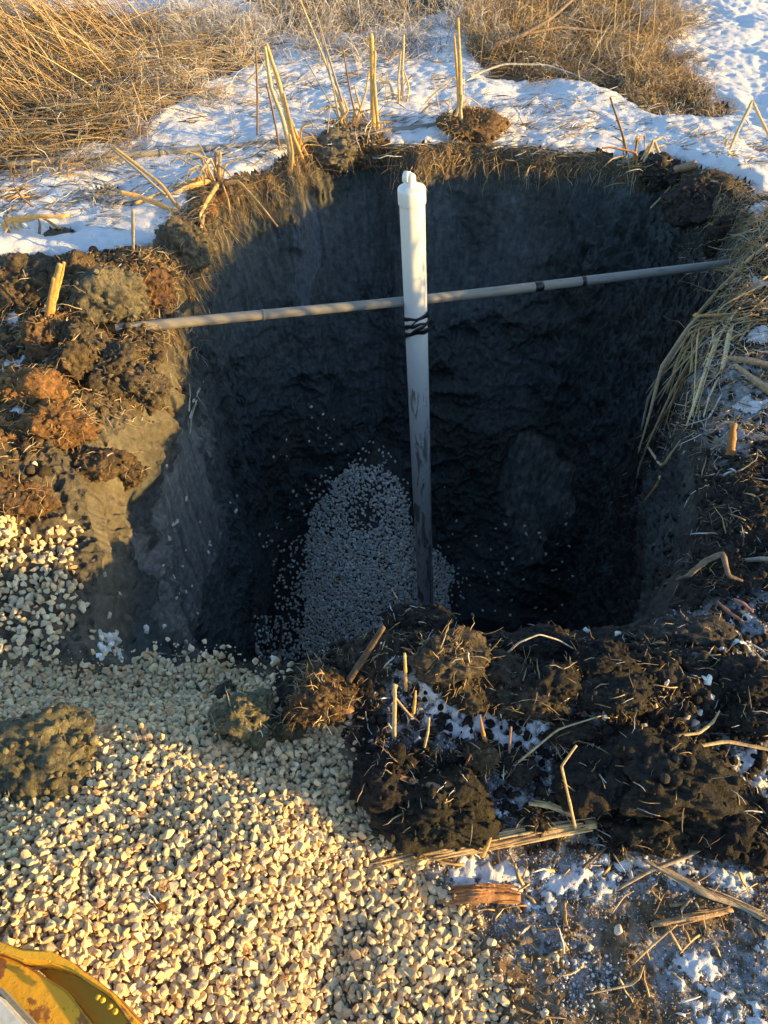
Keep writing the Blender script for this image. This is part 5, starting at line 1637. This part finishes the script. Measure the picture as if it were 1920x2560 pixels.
P_ = hit(8, 1160)[0]
q0 = rng.normal(size=(120, 3)); q0 /= np.linalg.norm(q0, axis=1, keepdims=True)
q0 *= rng.uniform(0.03, 0.058, (120, 1)); q0[:, 2] *= 0.8
v, f, cl = stone_batch(q0, rng.uniform(0.010, 0.017, 120), STONES)
o_ = mkmesh('stone_lump', v, f, M_stone, cl)
o_.location = P_ + Vector((0, 0, 0.03))
tag(o_, 'large pale lump of stuck together gravel at the left edge', 'stone')

# ------------------------------------------------------------------ water in the deep corner
bm = bmesh.new()
wv = []
for i in range(40):
    a = 2 * math.pi * i / 40
    r = 1 + 0.2 * math.sin(3 * a) + 0.1 * math.sin(7 * a + 1)
    wv.append(bm.verts.new((0.86 + 0.42 * r * math.cos(a), 3.18 + 0.22 * r * math.sin(a), ZF + 0.035)))
bm.faces.new(wv)
me = bpy.data.meshes.new('water'); bm.to_mesh(me); bm.free()
m, nt, N, L, B = mat_new('pit_water')
B.inputs['Base Color'].default_value = (0.02, 0.025, 0.03, 1); B.inputs['Roughness'].default_value = 0.05
nz = noise_node(nt, 14, 3, 0.5, N.new('ShaderNodeTexCoord').outputs['Object']); L.new(bump(nt, nz.outputs['Fac'], 0.1, 0.01), B.inputs['Normal'])
me.materials.append(m)
o_ = bpy.data.objects.new('water', me); COL.objects.link(o_)
tag(o_, 'small dark puddle in the deepest corner of the hole', 'water', kind='structure')

# ------------------------------------------------------------------ yellow machine step at the lower left
m, nt, N, L, B = mat_new('worn_yellow_paint')
tc = N.new('ShaderNodeTexCoord').outputs['Object']
n1 = noise_node(nt, 14, 6, 0.7, tc); n2 = noise_node(nt, 60, 5, 0.7, tc); n3 = noise_node(nt, 5, 3, 0.6, tc)
cc = mixcol(nt, maprange(nt, n3.outputs['Fac'], 0.35, 0.65, 0, 1), (0.85, 0.47, 0.012), (0.72, 0.38, 0.02))
geo = N.new('ShaderNodeNewGeometry')
edge = maprange(nt, geo.outputs['Pointiness'], 0.51, 0.56, 0, 0.2)
ad = N.new('ShaderNodeMath'); ad.operation = 'ADD'; L.new(n1.outputs['Fac'], ad.inputs[0]); L.new(edge, ad.inputs[1])
cc = mixcol(nt, maprange(nt, ad.outputs[0], 0.61, 0.66, 0, 1), cc, (0.30, 0.12, 0.025))
cc = mixcol(nt, maprange(nt, n2.outputs['Fac'], 0.61, 0.70, 0, 0.8), cc, (0.16, 0.12, 0.07))
L.new(cc, B.inputs['Base Color']); B.inputs['Roughness'].default_value = 0.5
L.new(bump(nt, n1.outputs['Fac'], 0.5, 0.006), B.inputs['Normal'])
M_yel = m
m, nt, N, L, B = mat_new('pale_panel')
nz = noise_node(nt, 30, 4, 0.6, N.new('ShaderNodeTexCoord').outputs['Object'])
L.new(mixcol(nt, maprange(nt, nz.outputs['Fac'], 0.45, 0.65, 0, 1), (0.62, 0.60, 0.52), (0.45, 0.43, 0.36)), B.inputs['Base Color'])
B.inputs['Roughness'].default_value = 0.5
M_pan = m
ZS = 0.42


def slab(name, uvs, z, th_, mat, parent, bev=0.004, origin=Vector((0, 0, 0))):
    bm = bmesh.new()
    vs = [bm.verts.new(on_z(u, v, z) - origin) for u, v in uvs]
    fc = bm.faces.new(vs)
    bm.normal_update()
    if fc.normal.z > 0: fc.normal_flip()
    ex = bmesh.ops.extrude_face_region(bm, geom=[fc])
    for e in ex['geom']:
        if isinstance(e, bmesh.types.BMVert): e.co.z += 0
    for v_ in vs: v_.co.z -= th_
    bmesh.ops.recalc_face_normals(bm, faces=bm.faces)
    bmesh.ops.bevel(bm, geom=list(bm.edges), offset=bev, segments=2, affect='EDGES', clamp_overlap=True)
    me = bpy.data.meshes.new(name); bm.to_mesh(me); bm.free()
    me.materials.append(mat)
    for p_ in me.polygons: p_.use_smooth = False
    o_ = bpy.data.objects.new(name, me); COL.objects.link(o_); o_.parent = parent
    return o_


org = on_z(-150, 2500, ZS); org.z = 0
step = empty('machine_step', org, 'worn yellow steel edge of a digging machine in the lower left corner', 'machine')
slab('deck_plate', [(-300, 2000), (0, 2061), (60, 2085), (146, 2140), (200, 2212), (330, 2420), (120, 2700), (-500, 2500), (-60, 2090)][:3] + [(146, 2140), (205, 2215), (300, 2400), (100, 2600), (-300, 2400), (-500, 2200)], ZS - 0.02, 0.02, M_yel, step, origin=org)
# raised lip following the outline
lipo = [(-300, 1950), (0, 2033), (52, 2049), (108, 2052), (158, 2078), (250, 2147), (308, 2212), (430, 2400), (412, 2404), (236, 2152), (150, 2096), (104, 2080), (50, 2078), (0, 2060), (-300, 1985)]
slab('lip', lipo, ZS + 0.005, 0.07, M_yel, step, origin=org)
slab('channel_floor', [(60, 2072), (150, 2088), (236, 2148), (330, 2240), (420, 2400), (280, 2400), (190, 2200)], ZS - 0.05, 0.01, M_yel, step, origin=org)
slab('side_panel', [(-500, 1980), (0, 2151), (56, 2212), (150, 2350), (-50, 2600), (-600, 2400)], ZS + 0.05, 0.03, M_pan, step, origin=org)
slab('panel_trim', [(-500, 1950), (0, 2130), (76, 2213), (170, 2350), (150, 2352), (54, 2214), (-3, 2152), (-500, 1984)], ZS + 0.03, 0.04, M_pole, step, origin=org)
# carrying frame down to the ground, outside the picture
for (u, v) in ((-260, 2380), (0, 2560)):
    t_ = on_z(u, v, ZS - 0.04)
    v8 = np.array([(t_.x + sx * 0.05, t_.y + sy * 0.05, z_) for z_ in (-0.03, ZS - 0.04) for sx, sy in ((-1, -1), (1, -1), (1, 1), (-1, 1))]) - np.array(tuple(org))
    f6 = np.array([(0, 3, 2, 1), (4, 5, 6, 7), (0, 1, 5, 4), (1, 2, 6, 5), (2, 3, 7, 6), (3, 0, 4, 7)])
    mkmesh('support_leg', v8, f6, M_yel, parent=step, smooth_=False)
for (u, v) in ((212, 2155), (222, 2161), (238, 2175), (249, 2185)):
    t_ = on_z(u, v, ZS + 0.006)
    vb, fb = lathe([(0, 0.004), (0.003, 0.0038), (0.0045, 0.002), (0.005, 0)], 12)
    mkmesh('rivet', vb + np.array(tuple(t_ - org)), fb, M_yel, parent=step)
